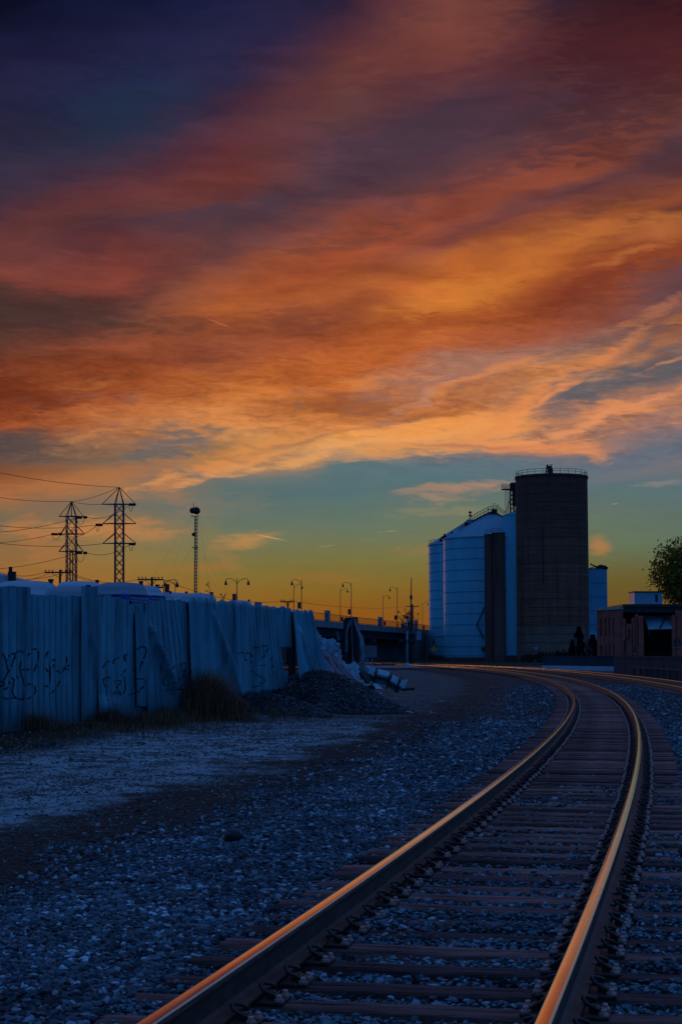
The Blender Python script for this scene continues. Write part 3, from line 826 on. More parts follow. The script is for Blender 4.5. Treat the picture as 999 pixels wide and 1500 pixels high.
m = MB(); qx = pz(741, 725).x
for dx in (-.3, .3): m.bar((qx + dx, cy - 1.3, zb), (qx + dx, cy - 1.3, pa.z), .08)
z = zb
while z < pa.z: m.bar((qx - .3, cy - 1.3, z), (qx + .3, cy - 1.3, z), .06); z += .45
m.build('ladder', M_BLACK, root)

# ---- two big corrugated bins
def corr_bin(cx, cy, R, zb, ze, za, label, nring, y_in_front):
    root = thing('grain_bin', label, 'grain bin', (cx, cy, 0), 'white corrugated grain bins')
    m = MB(); m.sm = True
    prof = [(R, zb)]; n = 0
    z = zb
    rows = nring * 5
    hh = (ze - zb) / rows
    for i in range(rows):
        for q, dr in ((.25, .035), (.75, -.035)): prof.append((R + dr, zb + (i + q) * hh))
    prof.append((R, ze))
    m.lathe((cx, cy, 0), prof, 72)
    w = m.build('bin_wall', M_STEELW, root)
    m = MB()
    for i in range(1, nring): 
        z = zb + (ze - zb) * i / nring
        m.lathe((cx, cy, 0), [(R + .036, z - .05), (R + .085, z - .05), (R + .085, z + .05), (R + .036, z + .05)], 72)
    m.build('stiffener_rings', M_RING, root)
    m = MB(); m.lathe((cx, cy, 0), [(R + .25, ze - .12), (R + .25, ze + .06), (1.2, za - .3), (1.2, za), (0, za + .2)], 48)
    for k in range(24):
        a = 2 * math.pi * k / 24
        m.bar((cx + (R + .1) * math.cos(a), cy + (R + .1) * math.sin(a), ze + .09), (cx + 1.2 * math.cos(a), cy + 1.2 * math.sin(a), za - .27), .10)
    m.build('roof', M_ROOFW, root)
    m = MB(); m.lathe((cx, cy, 0), [(R + .25, -0.5), (R + .25, zb), (R - .3, zb)], 48); m.build('plinth', M_CONCD, root)
    return root
Y = 375.0
bl, br = at(650.2, 957, Y).x, at(790, 957, Y).x
cxA = at(722, 957, Y).x; RA = cxA - bl
binA = corr_bin(cxA, Y, RA, at(700, 963, Y).z, at(700, 790.5, Y - RA * .0).z, at(722, 751, Y).z, 'large white corrugated bin with a cone roof and a catwalk climbing its edge', 11, 0)
m = MB()
q = at(708, 905, Y - RA); 
def onbin(px, py):
    p = at(px, py, Y); dx = p.x - cxA; yy = Y - math.sqrt(max(0.1, (RA + .45) ** 2 - dx * dx))
    p = at(px, py, yy); return p
m.tube([onbin(718, 872), onbin(708, 893), onbin(698, 916), onbin(703, 925), onbin(708, 936)], .18, 6)
m.build('spout_pipe', M_BLACK, binA)
m = MB(); q = onbin(708, 951); m.box((q.x, q.y + .2, q.z), (.9, .5, .8), bev=.05); m.build('control_box', M_BLACK, binA)
# railing, lights and machinery along the roof edge
m = MB()
zc = at(722, 751, Y).z
run = [at(672, 782, Y), at(683, 772, Y), at(694, 763, Y), at(707, 756, Y), at(717, 751.5, Y)]
for a, b in zip(run[:-1], run[1:]):
    for hh in (0, .75, 1.4): m.bar(a + Vector((0, -1, hh)), b + Vector((0, -1, hh)), .12 if hh else .45)
    for t in (0, .33, .66): 
        p = a.lerp(b, t); m.bar(p + Vector((0, -1, 0)), p + Vector((0, -1, 1.4)), .09)
for a, b in ((at(714, 751, Y), at(729, 748, Y)), (at(729, 750, Y), at(741, 760, Y))):
    for hh in (.6, 1.2): m.bar(a + Vector((0, -1.2, hh)), b + Vector((0, -1.2, hh)), .1)
    for t in (0, .25, .5, .75, 1): 
        p = a.lerp(b, t); m.bar(p + Vector((0, -1.2, -.6)), p + Vector((0, -1.2, 1.2)), .09)
m.bar(at(724, 752, Y) + Vector((0, -1.2, 0)), at(741, 762, Y) + Vector((0, -1.2, 0)), .5)
m.build('catwalk', M_BLACK, binA)
m = MB()
for px, py, w, h in ((683.5, 772, .9, 1.7), (681, 769, .6, 1.0), (723, 750, 1.3, 1.1), (719, 753, .8, .9)):
    p = at(px, py, Y); m.box((p.x, p.y - 1.2, p.z), (w, 1, h), bev=.1)
p = at(688, 762, Y); m.bar((p.x, p.y - 1, p.z - 1), (p.x, p.y - 1, p.z + 1.6), .12)
for dz in (1.0, 1.7): m.lathe((p.x, p.y - 1, p.z + dz), [(0, -.3), (.3, -.2), (.36, 0), (.3, .2), (0, .3)], 10)
p = at(721, 746, Y); m.bar((p.x, p.y - 1, p.z - 1), (p.x, p.y - 1, p.z + 1.2), .08); m.bar((p.x, p.y - 1, p.z + 1.2), (p.x + .6, p.y - 1, p.z + 1.2), .08)
p = at(727, 746, Y); m.bar((p.x, p.y - 1, p.z - 1), (p.x, p.y - 1, p.z + .8), .08)
m.build('roof_machinery', M_BLACK, binA)

Y = 402.0
bl = at(628.3, 957, Y).x; cxB = at(692, 957, Y).x; RB = cxB - bl
binB = corr_bin(cxB, Y, RB, at(640, 960, Y).z, at(640, 799, Y).z, at(690, 757, Y + 8).z - 1.5, 'white corrugated bin showing only its edge behind the large bin', 12, 0)
m = MB()
a, b = at(628.5, 799, Y - 1), at(638, 796, Y - 1)
for hh in (.5, 1.1, 0): m.bar(a + Vector((0, 0, hh)), b + Vector((0, 0, hh)), .1)
for t in (0, .33, .66, 1): p = a.lerp(b, t); m.bar(p, p + Vector((0, 0, 1.1)), .09)
for (px0, py0, px1, py1) in ((645, 794, 651, 787), (651, 788, 672, 780)):
    a, b = at(px0, py0, Y - 6), at(px1, py1, Y - 6); m.bar(a, b, .5)
    for t in (0, .5, 1): p = a.lerp(b, t); m.box(p + Vector((0, 0, .45)), (.5, .5, .7))
m.build('catwalk', M_BLACK, binB)

# ---- the dark twin bins in front
Y = 347.0
root = thing('twin_bin', 'pair of slim dark concrete bins joined side by side before the white silos', 'silo', (at(725, 957, Y).x, Y, 0))
for a, b, t, mm, dy in ((710.5, 724, 784, M_CONCD, .6), (722, 741, 782, M_CONCD, 0)):
    A, B = at(a, 957, Y).x, at(b, 957, Y).x; R = (B - A) / 2
    m = MB(); m.sm = True; z1 = at(725, t, Y).z
    m.lathe(((A + B) / 2, Y + dy, 0), [(R, -.5), (R, z1)], 32); m.sm = False
    m.lathe(((A + B) / 2, Y + dy, 0), [(R + .08, z1 + .002), (R + .08, z1 + .25), (0, z1 + .3)], 32)
    m.build('bin_shaft', mm, root)
m = MB(); p = at(712, 783, Y)
pts = [at(711, 781.5, Y - 1), at(720, 780, Y - 1), at(735, 779.5, Y - 1)]
for hh in (.4, .8): 
    m.bar(pts[0] + Vector((0, 0, hh)), pts[1] + Vector((0, 0, hh)), .07); m.bar(pts[1] + Vector((0, 0, hh)), pts[2] + Vector((0, 0, hh)), .07)
for q in pts: m.bar(q - Vector((0, 0, .5)), q + Vector((0, 0, .8)), .07)
m.build('top_railing', M_BLACK, root)

# ---- small silo beyond the concrete one
Y = 440.0
cR = at(890, 957, Y).x; R4 = 4.3; cx = cR - R4; z1 = at(880, 835, Y).z
root = thing('small_silo', 'small white silo behind the brick building, right of the tall concrete silo', 'silo', (cx, Y, 0))
m = MB(); m.sm = True; m.lathe((cx, Y, 0), [(R4, 2), (R4, z1)], 40); m.build('silo_wall', mat('dull blue steel', (0.10, 0.33, 0.44), 0.6, var=.15, scale=.3), root)
m = MB()
for k in range(1, 6): z = 2 + (z1 - 2) * k / 6; m.lathe((cx, Y, 0), [(R4 + .002, z - .04), (R4 + .06, z - .04), (R4 + .06, z + .04), (R4 + .002, z + .04)], 40)
m.build('stiffener_rings', M_GALV, root)
m = MB(); m.lathe((cx, Y, 0), [(R4 + .05, z1 + .003), (R4 + .05, z1 + .15), (0, z1 + .6)], 40)
for k, (px, py, w, h) in enumerate(((884, 831, 1.2, .9), (879, 830, 1.0, 1.0), (874, 831, .9, .8), (888, 832, .6, .7))): p = at(px, py, Y); m.box((p.x, Y, p.z), (w, 1, h), bev=.1)
m.bar(at(864, 826, Y), at(878, 833, Y), .35); m.bar(at(864, 832, Y), at(872, 830, Y), .2)
m.build('roof', M_BLACK, root)
m = MB(); m.tube([at(879, 831, Y), at(880, 828, Y), at(885, 828.5, Y), at(888, 832, Y)], .1, 5); m.build('top_railing', M_BLACK, root)
m = MB(); p = at(873, 928, Y - 12); m.box((p.x, p.y, p.z / 2), (8, 7, p.z), bev=.1); m.build('base_shed', M_STEELW, root)

# ------------------------------------------------------------------ brick building, part ruined
def brick_material():
    m = bpy.data.materials.new('old brick'); m.use_nodes = True
    N = NT(m.node_tree); bs = N.n['Principled BSDF']
    tc = N.n.new('ShaderNodeTexCoord').outputs['Object']
    br = N.n.new('ShaderNodeTexBrick')
    x, y, z = N.sep(tc)[:3]
    N.l.new(N.comb(N.math('ADD', x, y), z, 0), br.inputs['Vector'])
    br.inputs['Scale'].default_value = 1.0; br.inputs['Brick Width'].default_value = .42; br.inputs['Row Height'].default_value = .15; br.inputs['Mortar Size'].default_value = .012
    br.inputs['Color1'].default_value = (0.85, 0.15, 0.085, 1); br.inputs['Color2'].default_value = (0.66, 0.12, 0.07, 1); br.inputs['Mortar'].default_value = (0.2, 0.16, 0.14, 1)
    f = N.noise(tc, .9, 5, .65)[0]
    c = N.mix(.8, br.outputs['Color'], N.ramp(f, [(0.3, (.55, .5, .5, 1)), (0.7, (1.15, 1.1, 1.1, 1))]), 'MULTIPLY')
    N.l.new(c, bs.inputs['Base Color']); bs.inputs['Roughness'].default_value = .9
    bs.inputs['Specular IOR Level'].default_value = 0.15
    return m
M_BRICK = brick_material()
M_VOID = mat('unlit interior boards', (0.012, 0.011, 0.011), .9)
M_COPING = mat('limestone coping', (0.45, 0.36, 0.28), .7, var=.15, scale=1)
M_GLASSD = mat('dirty window glass', (0.05, 0.055, 0.06), .25, var=.3, scale=1)
M_TINROOF = mat('blue grey sheet roof', (0.26, 0.40, 0.46), .5, .0, var=.2, scale=.6)
Yb = 214.0
def bp(px, py, Yq=Yb): return at(px, py, Yq)
root = thing('brick_building', 'two storey red brick building with a broken front wall and flat roof', 'building', (bp(930, 960).x, Yb + 5, 0))
DY = 26.0                                   # the side wall runs back, seen at a slant
# slanted west wall from (912, near) to (875, far)
pN, pF = bp(910, 900, Yb), bp(875.5, 900, Yb + 7)
zr = bp(910, 887.5, Yb).z
def wallbox(m, a, b, z0, z1, t=.4):
    a = Vector((a[0], a[1], 0)); b = Vector((b[0], b[1], 0)); d = (b - a); L = d.length; d.normalize()
    n = Vector((-d.y, d.x, 0)) * (t / 2)
    M = Matrix((d, Vector((-d.y, d.x, 0)), Vector((0, 0, 1)))).transposed()
    m.box(((a.x + b.x) / 2, (a.y + b.y) / 2, (z0 + z1) / 2), (L, t, z1 - z0), M=M)
m = MB()
A, B = (pF.x, pF.y), (pN.x, pN.y)
def lerp2(t): return (A[0] + (B[0] - A[0]) * t, A[1] + (B[1] - A[1]) * t)
# piers and spandrels around tall windows, so the openings are real
wins = [(.13, .22), (.34, .41), (.50, .56), (.68, .74)]
zrow = [(0.4, 2.7), (3.9, 6.3)]
prev = 0
for (a, b) in wins:
    wallbox(m, lerp2(prev), lerp2(a), -.3, zr - .45)
    zc_ = -.3
    for (z0, z1) in zrow: wallbox(m, lerp2(a), lerp2(b), zc_, z0, .36); zc_ = z1
    wallbox(m, lerp2(a), lerp2(b), zc_, zr - .45, .36)
    prev = b
wallbox(m, lerp2(prev), lerp2(1), -.3, zr - .45)
# broken front: stepped edges
def fbox(px0, px1, py0, py1, t=.42, dy=0.0):
    a, b = bp(px0, py1), bp(px1, py0)
    z1 = b.z; z0 = max(-.3, a.z) if py1 < 962 else -.3
    m.box(((a.x + b.x) / 2, Yb + dy, (z0 + z1) / 2), (b.x - a.x, t, z1 - z0))
for args in ((910.3, 915.8, 906, 970), (915.8, 925.5, 913.5, 970), (925.5, 930.5, 905, 970), (930.5, 933.5, 899.5, 970), (933.5, 941.5, 902, 970)): fbox(*args)
m.build('brick_wall', M_BRICK, root); m = MB()
fbox(984, 989.5, 901, 970); fbox(989.5, 1012, 894.5, 970); fbox(1012, 1060, 894, 970)
m.build('brick_wall', M_BRICK, root)
for (a, b) in wins:
    for (z0, z1) in zrow:
        m = MB(); p, q = lerp2(a), lerp2(b); wallbox(m, (p[0] + .02, p[1] + .1), (q[0] + .02, q[1] + .1), z0 + .01, z1 - .01, .05); m.build('window', M_GLASSD, root)
for (px0, px1, py0, py1) in ((927, 929.5, 946, 957), (985.5, 988.5, 936, 948), (992.5, 996, 936, 948)):
    m = MB(); a, b = bp(px0, py1), bp(px1, py0)
    m.box(((a.x + b.x) / 2, Yb - .23, (a.z + b.z) / 2), (b.x - a.x, .05, b.z - a.z)); w = m.build('window', M_GLASSD, root)
    m2 = MB(); m2.box(((a.x + b.x) / 2, Yb - .25, a.z - .06), (b.x - a.x + .2, .12, .1)); m2.build('sill', M_COPING, w)
m = MB()
wallbox(m, (A[0] - .05, A[1]), (B[0] + .02, B[1] - .1), zr - .448, zr - .1, .62)
m.build('cornice', M_COPING, root)
m = MB()
a, b = bp(911, 886), bp(1060, 886)
m.box(((a.x + b.x) / 2, Yb + 6, zr + .05), (b.x - a.x, 12.6, .35)); m.box(((a.x + b.x) / 2, Yb + .3, zr - .5), (b.x - a.x, .5, .7))
m.build('roof', M_DKSTEEL, root)
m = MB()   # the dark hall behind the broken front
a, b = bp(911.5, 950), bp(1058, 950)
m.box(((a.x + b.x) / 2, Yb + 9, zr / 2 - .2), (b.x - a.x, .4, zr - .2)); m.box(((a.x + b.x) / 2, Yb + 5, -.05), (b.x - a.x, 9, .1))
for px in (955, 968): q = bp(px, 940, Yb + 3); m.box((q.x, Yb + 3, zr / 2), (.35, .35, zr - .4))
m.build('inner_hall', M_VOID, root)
m = MB()
P0, P1, P2, P3 = bp(943.5, 902, Yb + 2.5), bp(984, 901.5, Yb + 2.5), bp(984, 920, Yb - .6), bp(949, 921, Yb - .6)
m.add([P0, P1, P2, P3, P0 - Vector((0, 0, .12)), P1 - Vector((0, 0, .12)), P2 - Vector((0, 0, .12)), P3 - Vector((0, 0, .12))], [(3, 2, 1, 0), (4, 5, 6, 7), (0, 1, 5, 4), (1, 2, 6, 5), (2, 3, 7, 6), (3, 0, 4, 7)])
m.build('canopy', M_TINROOF, root)
m = MB(); m.bar(bp(943, 904, Yb - .3), bp(950, 929, Yb - .8), .14); m.bar(bp(975, 903, Yb + 1.5), bp(966, 920, Yb - .7), .12); m.build('canopy_brace', M_BLACK, root)
m = MB(); a, b = bp(925, 884, Yb + 8), bp(965, 868.5, Yb + 8)
m.box(((a.x + b.x) / 2, Yb + 8, (zr + b.z) / 2), (b.x - a.x, 4, b.z - zr), bev=.02)
m.build('rooftop_block', M_TINROOF, root)
m = MB(); m.box(((a.x + b.x) / 2, Yb + 8, b.z + .08), (b.x - a.x + .2, 4.2, .15)); q = bp(961, 876, Yb + 5.97); m.box((q.x, q.y, q.z), (.32, .04, 1.0)); m.build('rooftop_trim', M_BLACK, root)
m = MB(); m.tube([bp(921, 921, Yb - .3), bp(921.5, 932, Yb - .35), bp(914.5, 939, Yb - .35), bp(914, 958, Yb - .35)], .09, 6); m.build('drainpipe', M_BLACK, root)

# ------------------------------------------------------------------ walls beside the tracks
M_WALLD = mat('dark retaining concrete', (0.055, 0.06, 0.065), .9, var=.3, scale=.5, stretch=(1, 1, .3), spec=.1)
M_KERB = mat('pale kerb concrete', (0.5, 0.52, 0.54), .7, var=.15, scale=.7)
m = MB(); a, b = at(858, 970, 192), at(934, 970, 192)
m.box(((a.x + b.x) / 2, 192, .58), (b.x - a.x + 10, .5, 1.35)); m.box(((a.x + b.x) / 2, 192, 1.3), (b.x - a.x + 10.1, .62, .1))
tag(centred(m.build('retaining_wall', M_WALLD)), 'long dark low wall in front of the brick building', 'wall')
m = MB()
pts = []
for Yq in (128, 118, 108, 98, 88, 78, 68): pts.append(on_track(Yq, 7.7 + (max(0, Yq - 118)) * .02))
for p, q in zip(pts[:-1], pts[1:]): wallbox(m, p, q, -.2, 1.32, .5); wallbox(m, p, q, 1.322, 1.42, .62)
wallbox(m, pts[0], (pts[0][0] + 9, pts[0][1] + 3), -.2, 1.34, .5)
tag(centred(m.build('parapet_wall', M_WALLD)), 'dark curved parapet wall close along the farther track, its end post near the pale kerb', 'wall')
m = MB()
for Yq in np.arange(70, 116, 2.6):
    x, y = on_track(Yq, 7.05); m.box((x, y, .33), (.1, .1, .75))
for p, q in zip([on_track(Yq, 7.05) for Yq in np.arange(70, 116, 2.6)][:-1], [on_track(Yq, 7.05) for Yq in np.arange(70, 116, 2.6)][1:]):
    m.bar((*p, .68), (*q, .68), .07)
M_RUSTP = mat('rusty picket rail', (0.085, 0.05, 0.045), .8, var=.3)
tag(centred(m.build('picket_railing', M_RUSTP)), 'low rusty railing of square posts at the foot of the curved parapet wall', 'railing')
m = MB(); a, b = at(797, 979, 176), at(926, 980.5, 158)
wallbox(m, (a.x, a.y), (b.x, b.y), -.1, .34, .6)
tag(centred(m.build('concrete_kerb', M_KERB)), 'long pale concrete kerb beyond the farther track, under the dark low wall', 'kerb')
m = MB(); a, b = at(560, 977, 196), at(640, 977, 196)
wallbox(m, (a.x - 4, a.y), (b.x, b.y), -.1, .16, 2.2)
tag(centred(m.build('pavement', M_KERB)), kind='structure')

# ------------------------------------------------------------------ the road bridge
M_FASCIA = mat('painted bridge concrete', (0.26, 0.27, 0.28), .8, var=.2, scale=.3, stretch=(1, 1, .4))
M_GIRD = mat('dark bridge girders', (0.022, 0.020, 0.020), .8, var=.3)
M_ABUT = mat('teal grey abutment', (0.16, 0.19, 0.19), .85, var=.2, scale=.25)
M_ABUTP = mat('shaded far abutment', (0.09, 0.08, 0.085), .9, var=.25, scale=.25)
bA = at(460, 908, 281); bB = at(630, 917.5, 412)
BD = Vector((bB.x - bA.x, bB.y - bA.y, 0)).normalized()
BN = Vector((-BD.y, BD.x, 0))              # to the far side
ZD = bA.z
def bl_(px):                               # deck edge point under photo column px
    k = (px - 499.5) / F
    t = (k * bA.y - bA.x) / (BD.x - k * BD.y)
    return Vector((bA.x, bA.y, 0)) + BD * t
pS = bl_(150); pE = bl_(640)
root = thing('road_bridge', 'pale concrete road bridge with dark girders and a picket railing', 'bridge', (bA.x, bA.y, 0))
def slab(m, p, q, o0, o1, z0, z1):
    vs_ = []
    for z in (z0, z1):
        for P_, o_ in ((p, o0), (q, o0), (q, o1), (p, o1)):
            w = P_ + BN * o_; vs_.append((w.x, w.y, z))
    m.add(vs_, [(0, 3, 2, 1), (4, 5, 6, 7), (0, 1, 5, 4), (1, 2, 6, 5), (2, 3, 7, 6), (3, 0, 4, 7)])
m = MB(); slab(m, pS, pE, 0.35, 13.6, ZD - 1.1, ZD - .35); m.build('deck', M_FASCIA, root)
m = MB(); slab(m, pS, pE, 0, .34, ZD - 1.15, ZD); slab(m, pS, pE, 13.61, 13.95, ZD - 1.15, ZD)
for px in (481, 558, 610, 380): 
    p = bl_(px); slab(m, p - BD * 1.1, p + BD * 1.1, -.12, .46, ZD - 1.2, ZD + 1.9)
m.build('parapet', M_FASCIA, root)
m = MB()
for o_ in (.8, 4.2, 7.6, 11, 13): slab(m, pS, bl_(609), o_, o_ + .5, ZD - 2.7, ZD - 1.102)
slab(m, pS, bl_(609), .78, .8 - .004, ZD - 2.7, ZD - 1.16)
m.build('girders', M_GIRD, root)
m = MB()
L = (pE - pS).length; n = int(L / .85)
for i in range(n + 1):
    p = pS + BD * (L * i / n); m.bar((p.x, p.y, ZD), (p.x, p.y, ZD + 1.25), .06)
for hh in (.1, 1.25): m.bar((pS.x, pS.y, ZD + hh), (pE.x, pE.y, ZD + hh), .08)
m.build('picket_railing', M_BLACK, root)
m = MB(); p = bl_(608); slab(m, p, pE + BD * 25, 0.05, 13.5, -.3, ZD - 1.152); m.build('abutment', M_ABUT, root)
m = MB()
for px in (552,):
    p = bl_(px)
    for o_ in (1.2, 6.5, 12): m.box((p.x + BN.x * o_, p.y + BN.y * o_, (ZD - 2.9) / 2), (1.3, 1.3, ZD - 2.9))
    slab(m, p - BD * .8, p + BD * .8, .4, 13.2, ZD - 3.5, ZD - 2.704)
p = bl_(590); 
for o_ in (2, 12): m.box((p.x + BN.x * o_, p.y + BN.y * o_, (ZD - 2.7) / 2), (1.2, 1.2, ZD - 2.71))
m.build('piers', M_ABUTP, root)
m = MB(); q = bl_(600); 
a = at(120, 957, 430); b = at(606, 957, 430)
m.box(((a.x + b.x) / 2, 430, 2.9), (b.x - a.x + 4, 1, 6.6)); 
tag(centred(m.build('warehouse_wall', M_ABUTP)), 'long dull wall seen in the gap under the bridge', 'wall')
# street lamps along both sides of the bridge
M_LAMP = mat('brown lamp iron', (0.05, 0.038, 0.03), .6, .2)
M_BANNER = mat('faded red banner', (0.16, 0.04, 0.045), .8)
def lamp(px, top, side, arms, label, ban):
    if side == 'near': p = bl_(px) + BN * .2
    else:
        k = (px - 499.5) / F; o_ = bA + BN * 13.8
        t = (k * o_.y - o_.x) / (BD.x - k * BD.y); p = Vector((o_.x, o_.y, 0)) + BD * t
    Yq = p.y; zt = at(px, top, Yq).z
    root = thing('street_lamp', label, 'street lamp', (p.x, p.y, ZD - .3), 'street lamps on the bridge')
    m = MB(); m.sm = True
    m.tube([(p.x, p.y, ZD - .3), (p.x, p.y, ZD + .6), (p.x, p.y, ZD + 1), (p.x, p.y, zt)], [.15, .13, .08, .05], 8)
    m.build('pole', M_LAMP, root)
    for s in arms:
        m = MB(); m.sm = True
        e = s * 1.6
        m.tube([(p.x, p.y, zt - .75), (p.x + e * .25, p.y, zt - .25), (p.x + e * .6, p.y, zt + .02), (p.x + e * .9, p.y, zt - .03), (p.x + e, p.y, zt - .25)], .042, 6)
        arm = m.build('arm', M_LAMP, root)
        m = MB(); m.sm = True
        m.lathe((p.x + e, p.y, zt - .95), [(0, 0), (.16, .02), (.2, .16), (.15, .4), (.08, .58), (.05, .74), (0, .74)], 10); m.build('lantern', M_LAMP, arm)
    m = MB(); s = ban; m.box((p.x + s * .38, p.y, ZD + 2.2 if side == 'near' else ZD + 2.0), (.55, .05, 1.05)); m.build('banner', M_BANNER, root)
lamp(349.5, 847.5, 'near', (-1, 1), 'twin armed street lamp alone over the middle of the metal fence', -1)
lamp(443.5, 849, 'near', (-1,), 'taller lamp of the pair just right of the fence gap, arm to the left', -1)
lamp(430.5, 856, 'far', (1,), 'shorter lamp of the pair above the leaning fence end, arm to the right', 1)
lamp(516, 853, 'near', (-1,), 'taller lamp of the pair above the torn dark frame, arm to the left', -1)
lamp(498.5, 862, 'far', (1,), 'shorter lamp of the pair above the torn dark frame, arm to the right', 1)
lamp(583, 860, 'near', (-1,), 'taller lamp of the pair nearest the crossing signal, arm to the left', -1)
lamp(561, 872, 'far', (1,), 'shorter lamp of the pair nearest the crossing signal, arm to the right', 1)
lamp(618.5, 882, 'far', (1,), 'faint far lamp right beside the edge of the white bin', 1)
lamp(257, 850, 'far', (-1,), 'small lamp behind the toilets beside the guyed mast, arm to the left', -1)
lamp(243, 849, 'near', (1,), 'small lamp behind the toilets beside the crossarm pole, arm to the right', 1)

# ------------------------------------------------------------------ the corrugated metal fence
def fence_metal():
    m = bpy.data.materials.new('dull blue corrugated sheet'); m.use_nodes = True
    N = NT(m.node_tree); bs = N.n['Principled BSDF']
    tc = N.n.new('ShaderNodeTexCoord').outputs['Object']
    f = N.noise(N.mapping(tc, scale=(1, 1, .12)), 2.6, 6, .65)[0]
    g = N.noise(tc, .8, 5, .6)[0]
    c = N.ramp(f, [(0.28, (0.04, 0.09, 0.11, 1)), (0.5, (0.13, 0.32, 0.38, 1)), (0.75, (0.22, 0.54, 0.62, 1))])
    c = N.mix(.6, c, N.ramp(g, [(0.3, (.6, .6, .6, 1)), (0.7, (1.1, 1.1, 1.1, 1))]), 'MULTIPLY')
    z = N.sep(tc)[2]
    mud = N.math('MULTIPLY', N.mapr(N.math('ADD', z, N.math('MULTIPLY', f, -1.0)), -.5, .25, 1, 0, True), .7)
    c = N.mix(mud, c, (0.10, 0.08, 0.07, 1))
    N.l.new(c, bs.inputs['Base Color']); bs.inputs['Roughness'].default_value = .45; bs.inputs['Metallic'].default_value = .35
    bs.inputs['Specular IOR Level'].default_value = .4
    return m
M_FENCE = fence_metal()
M_SPRAY = mat('black spray paint', (0.012, 0.012, 0.014), .7, var=.2)
M_POST = mat('dark timber post', (0.03, 0.026, 0.024), .9, var=.3, scale=4)
M_SHINY = mat('bent bright sheet', (0.42, 0.44, 0.46), .4, .35, var=.2, scale=2)

def fence_az(px, py, n=0.0):
    """Photo point to the fence's own plane: distance along it, height."""
    x, f, u = ray(px, py); k = x / f
    ox, oy = FO[0] + FN[0] * n, FO[1] + FN[1] * n
    a = (oy * k - ox) / (FD[0] - FD[1] * k)
    Y = oy + FD[1] * a
    return a, CAM_Z + u / f * Y
def fence_pt(a, z, n=0.0):
    return Vector((FO[0] + FD[0] * a + FN[0] * n, FO[1] + FD[1] * a + FN[1] * n, z))
froot = thing('corrugated_fence', 'long patched fence of tall corrugated metal sheets sprayed with graffiti, leaning at its far end', 'fence', tuple(fence_pt(8, 0)))

def rib(u, kind):
    u = u % 1.0
    if kind == 'flat': return 0.0
    if kind == 'round': return 0.5 - 0.5 * math.cos(2 * math.pi * u)
    return min(1, max(0, (abs(u - .5) - .06) / .09))        # square ribs
class Sheet:
    def __init__(s, tl, tr, br, bl, ribs, amp, kind='trap', n=(0, 0, 0, 0), folds=(), jag=0.0, seed=0):
        s.c = [fence_az(*p, q + amp * .6) for p, q in zip((tl, tr, br, bl), n)]; s.n = n; s.nm = sum(n) / 4 + amp * .6; s.ribs = ribs; s.amp = amp; s.kind = kind; s.folds = folds; s.jag = jag; s.seed = seed
    def surf(s, u, t, eps=0.0):                             # t from the top (0) to the foot (1)
        (a0, z0), (a1, z1), (a2, z2), (a3, z3) = s.c
        a = (a0 * (1 - u) + a1 * u) * (1 - t) + (a3 * (1 - u) + a2 * u) * t
        z = (z0 * (1 - u) + z1 * u) * (1 - t) + (z3 * (1 - u) + z2 * u) * t
        n = (s.n[0] * (1 - u) + s.n[1] * u) * (1 - t) + (s.n[3] * (1 - u) + s.n[2] * u) * t
        n += s.amp * rib(u * s.ribs + .15 * math.sin(t * 2 + s.seed), s.kind)
        for (u0, slope, t0, t1, w, h) in s.folds:           # creases where a sheet was struck
            d = u - (u0 + slope * (t - t0)); q = smooth(t0, t0 + .12, t) * smooth(t1, t1 - .12, t)
            n += h * float(q) * math.exp(-(d / w) ** 2)
        n += .012 * (float(vnoise(u * 3, t * 3, 1.5, s.seed)) - .5) + .035 * (float(vnoise(u * 2, t * 2, .8, s.seed + 9)) - .5)
        if t < .08: z += .07 * (float(vnoise(u * s.ribs * 1.3, 3, 1, s.seed + 4)) - .5) * (.08 - t) / .08
        if t > .85 and s.jag: z += s.jag * (float(vnoise(u * 30, 0, 1, s.seed)) - .3) * (t - .85) / .15
        return fence_pt(a, z, n + eps)
    def build(s, label=None, name='metal_sheet'):
        m = MB(); m.sm = s.kind == 'round'
        nu = max(8, int(s.ribs * 16)); nt = 26
        m.grid([s.surf(i / nu, j / nt) for i in range(nu + 1) for j in range(nt + 1)], nu + 1, nt + 1)
        o = m.build(name, M_FENCE, froot, solid=.004)
        if label: o['label'] = label
        return o
    def inv(s, px, py):
        a, z = fence_az(px, py, s.nm); u = t = .5
        (a0, z0), (a1, z1), (a2, z2), (a3, z3) = s.c
        for _ in range(6):
            zt = z0 * (1 - u) + z1 * u; zb = z3 * (1 - u) + z2 * u; t = (z - zt) / (zb - zt)
            l = a0 * (1 - t) + a3 * t; r = a1 * (1 - t) + a2 * t; u = (a - l) / (r - l)
        return u, t
SH = {}
SH['a'] = Sheet((-70, 853), (44, 860), (44, 1071), (-70, 1098), 9, .044, 'trap', (.03, .03, .03, .03), seed=1)
SH['b'] = Sheet((43, 871), (122, 873), (122, 1063), (43, 1069), 9.5, .044, 'trap', seed=2)
SH['c'] = Sheet((120, 859), (143.5, 859), (143, 1058), (119, 1059), 1.4, .03, 'trap', (.09, .09, .06, .06), [(.5, .9, .35, .8, .12, -.05)], seed=3)
SH['d'] = Sheet((143, 870), (188, 878), (190, 1054), (143, 1052), 6, .044, 'trap', (0, 0, .10, .10), [(.3, .2, .8, 1.1, .3, .10)], .25, seed=4)
SH['e'] = Sheet((187, 884), (230, 884), (214, 1052), (187, 1053), 5, .044, 'trap', (0, 0, .05, .06), seed=5)
SH['f'] = Sheet((199, 898), (214, 898), (226, 1036), (201, 1034), 1.2, .02, 'trap', (.10, .11, .14, .13), seed=6)
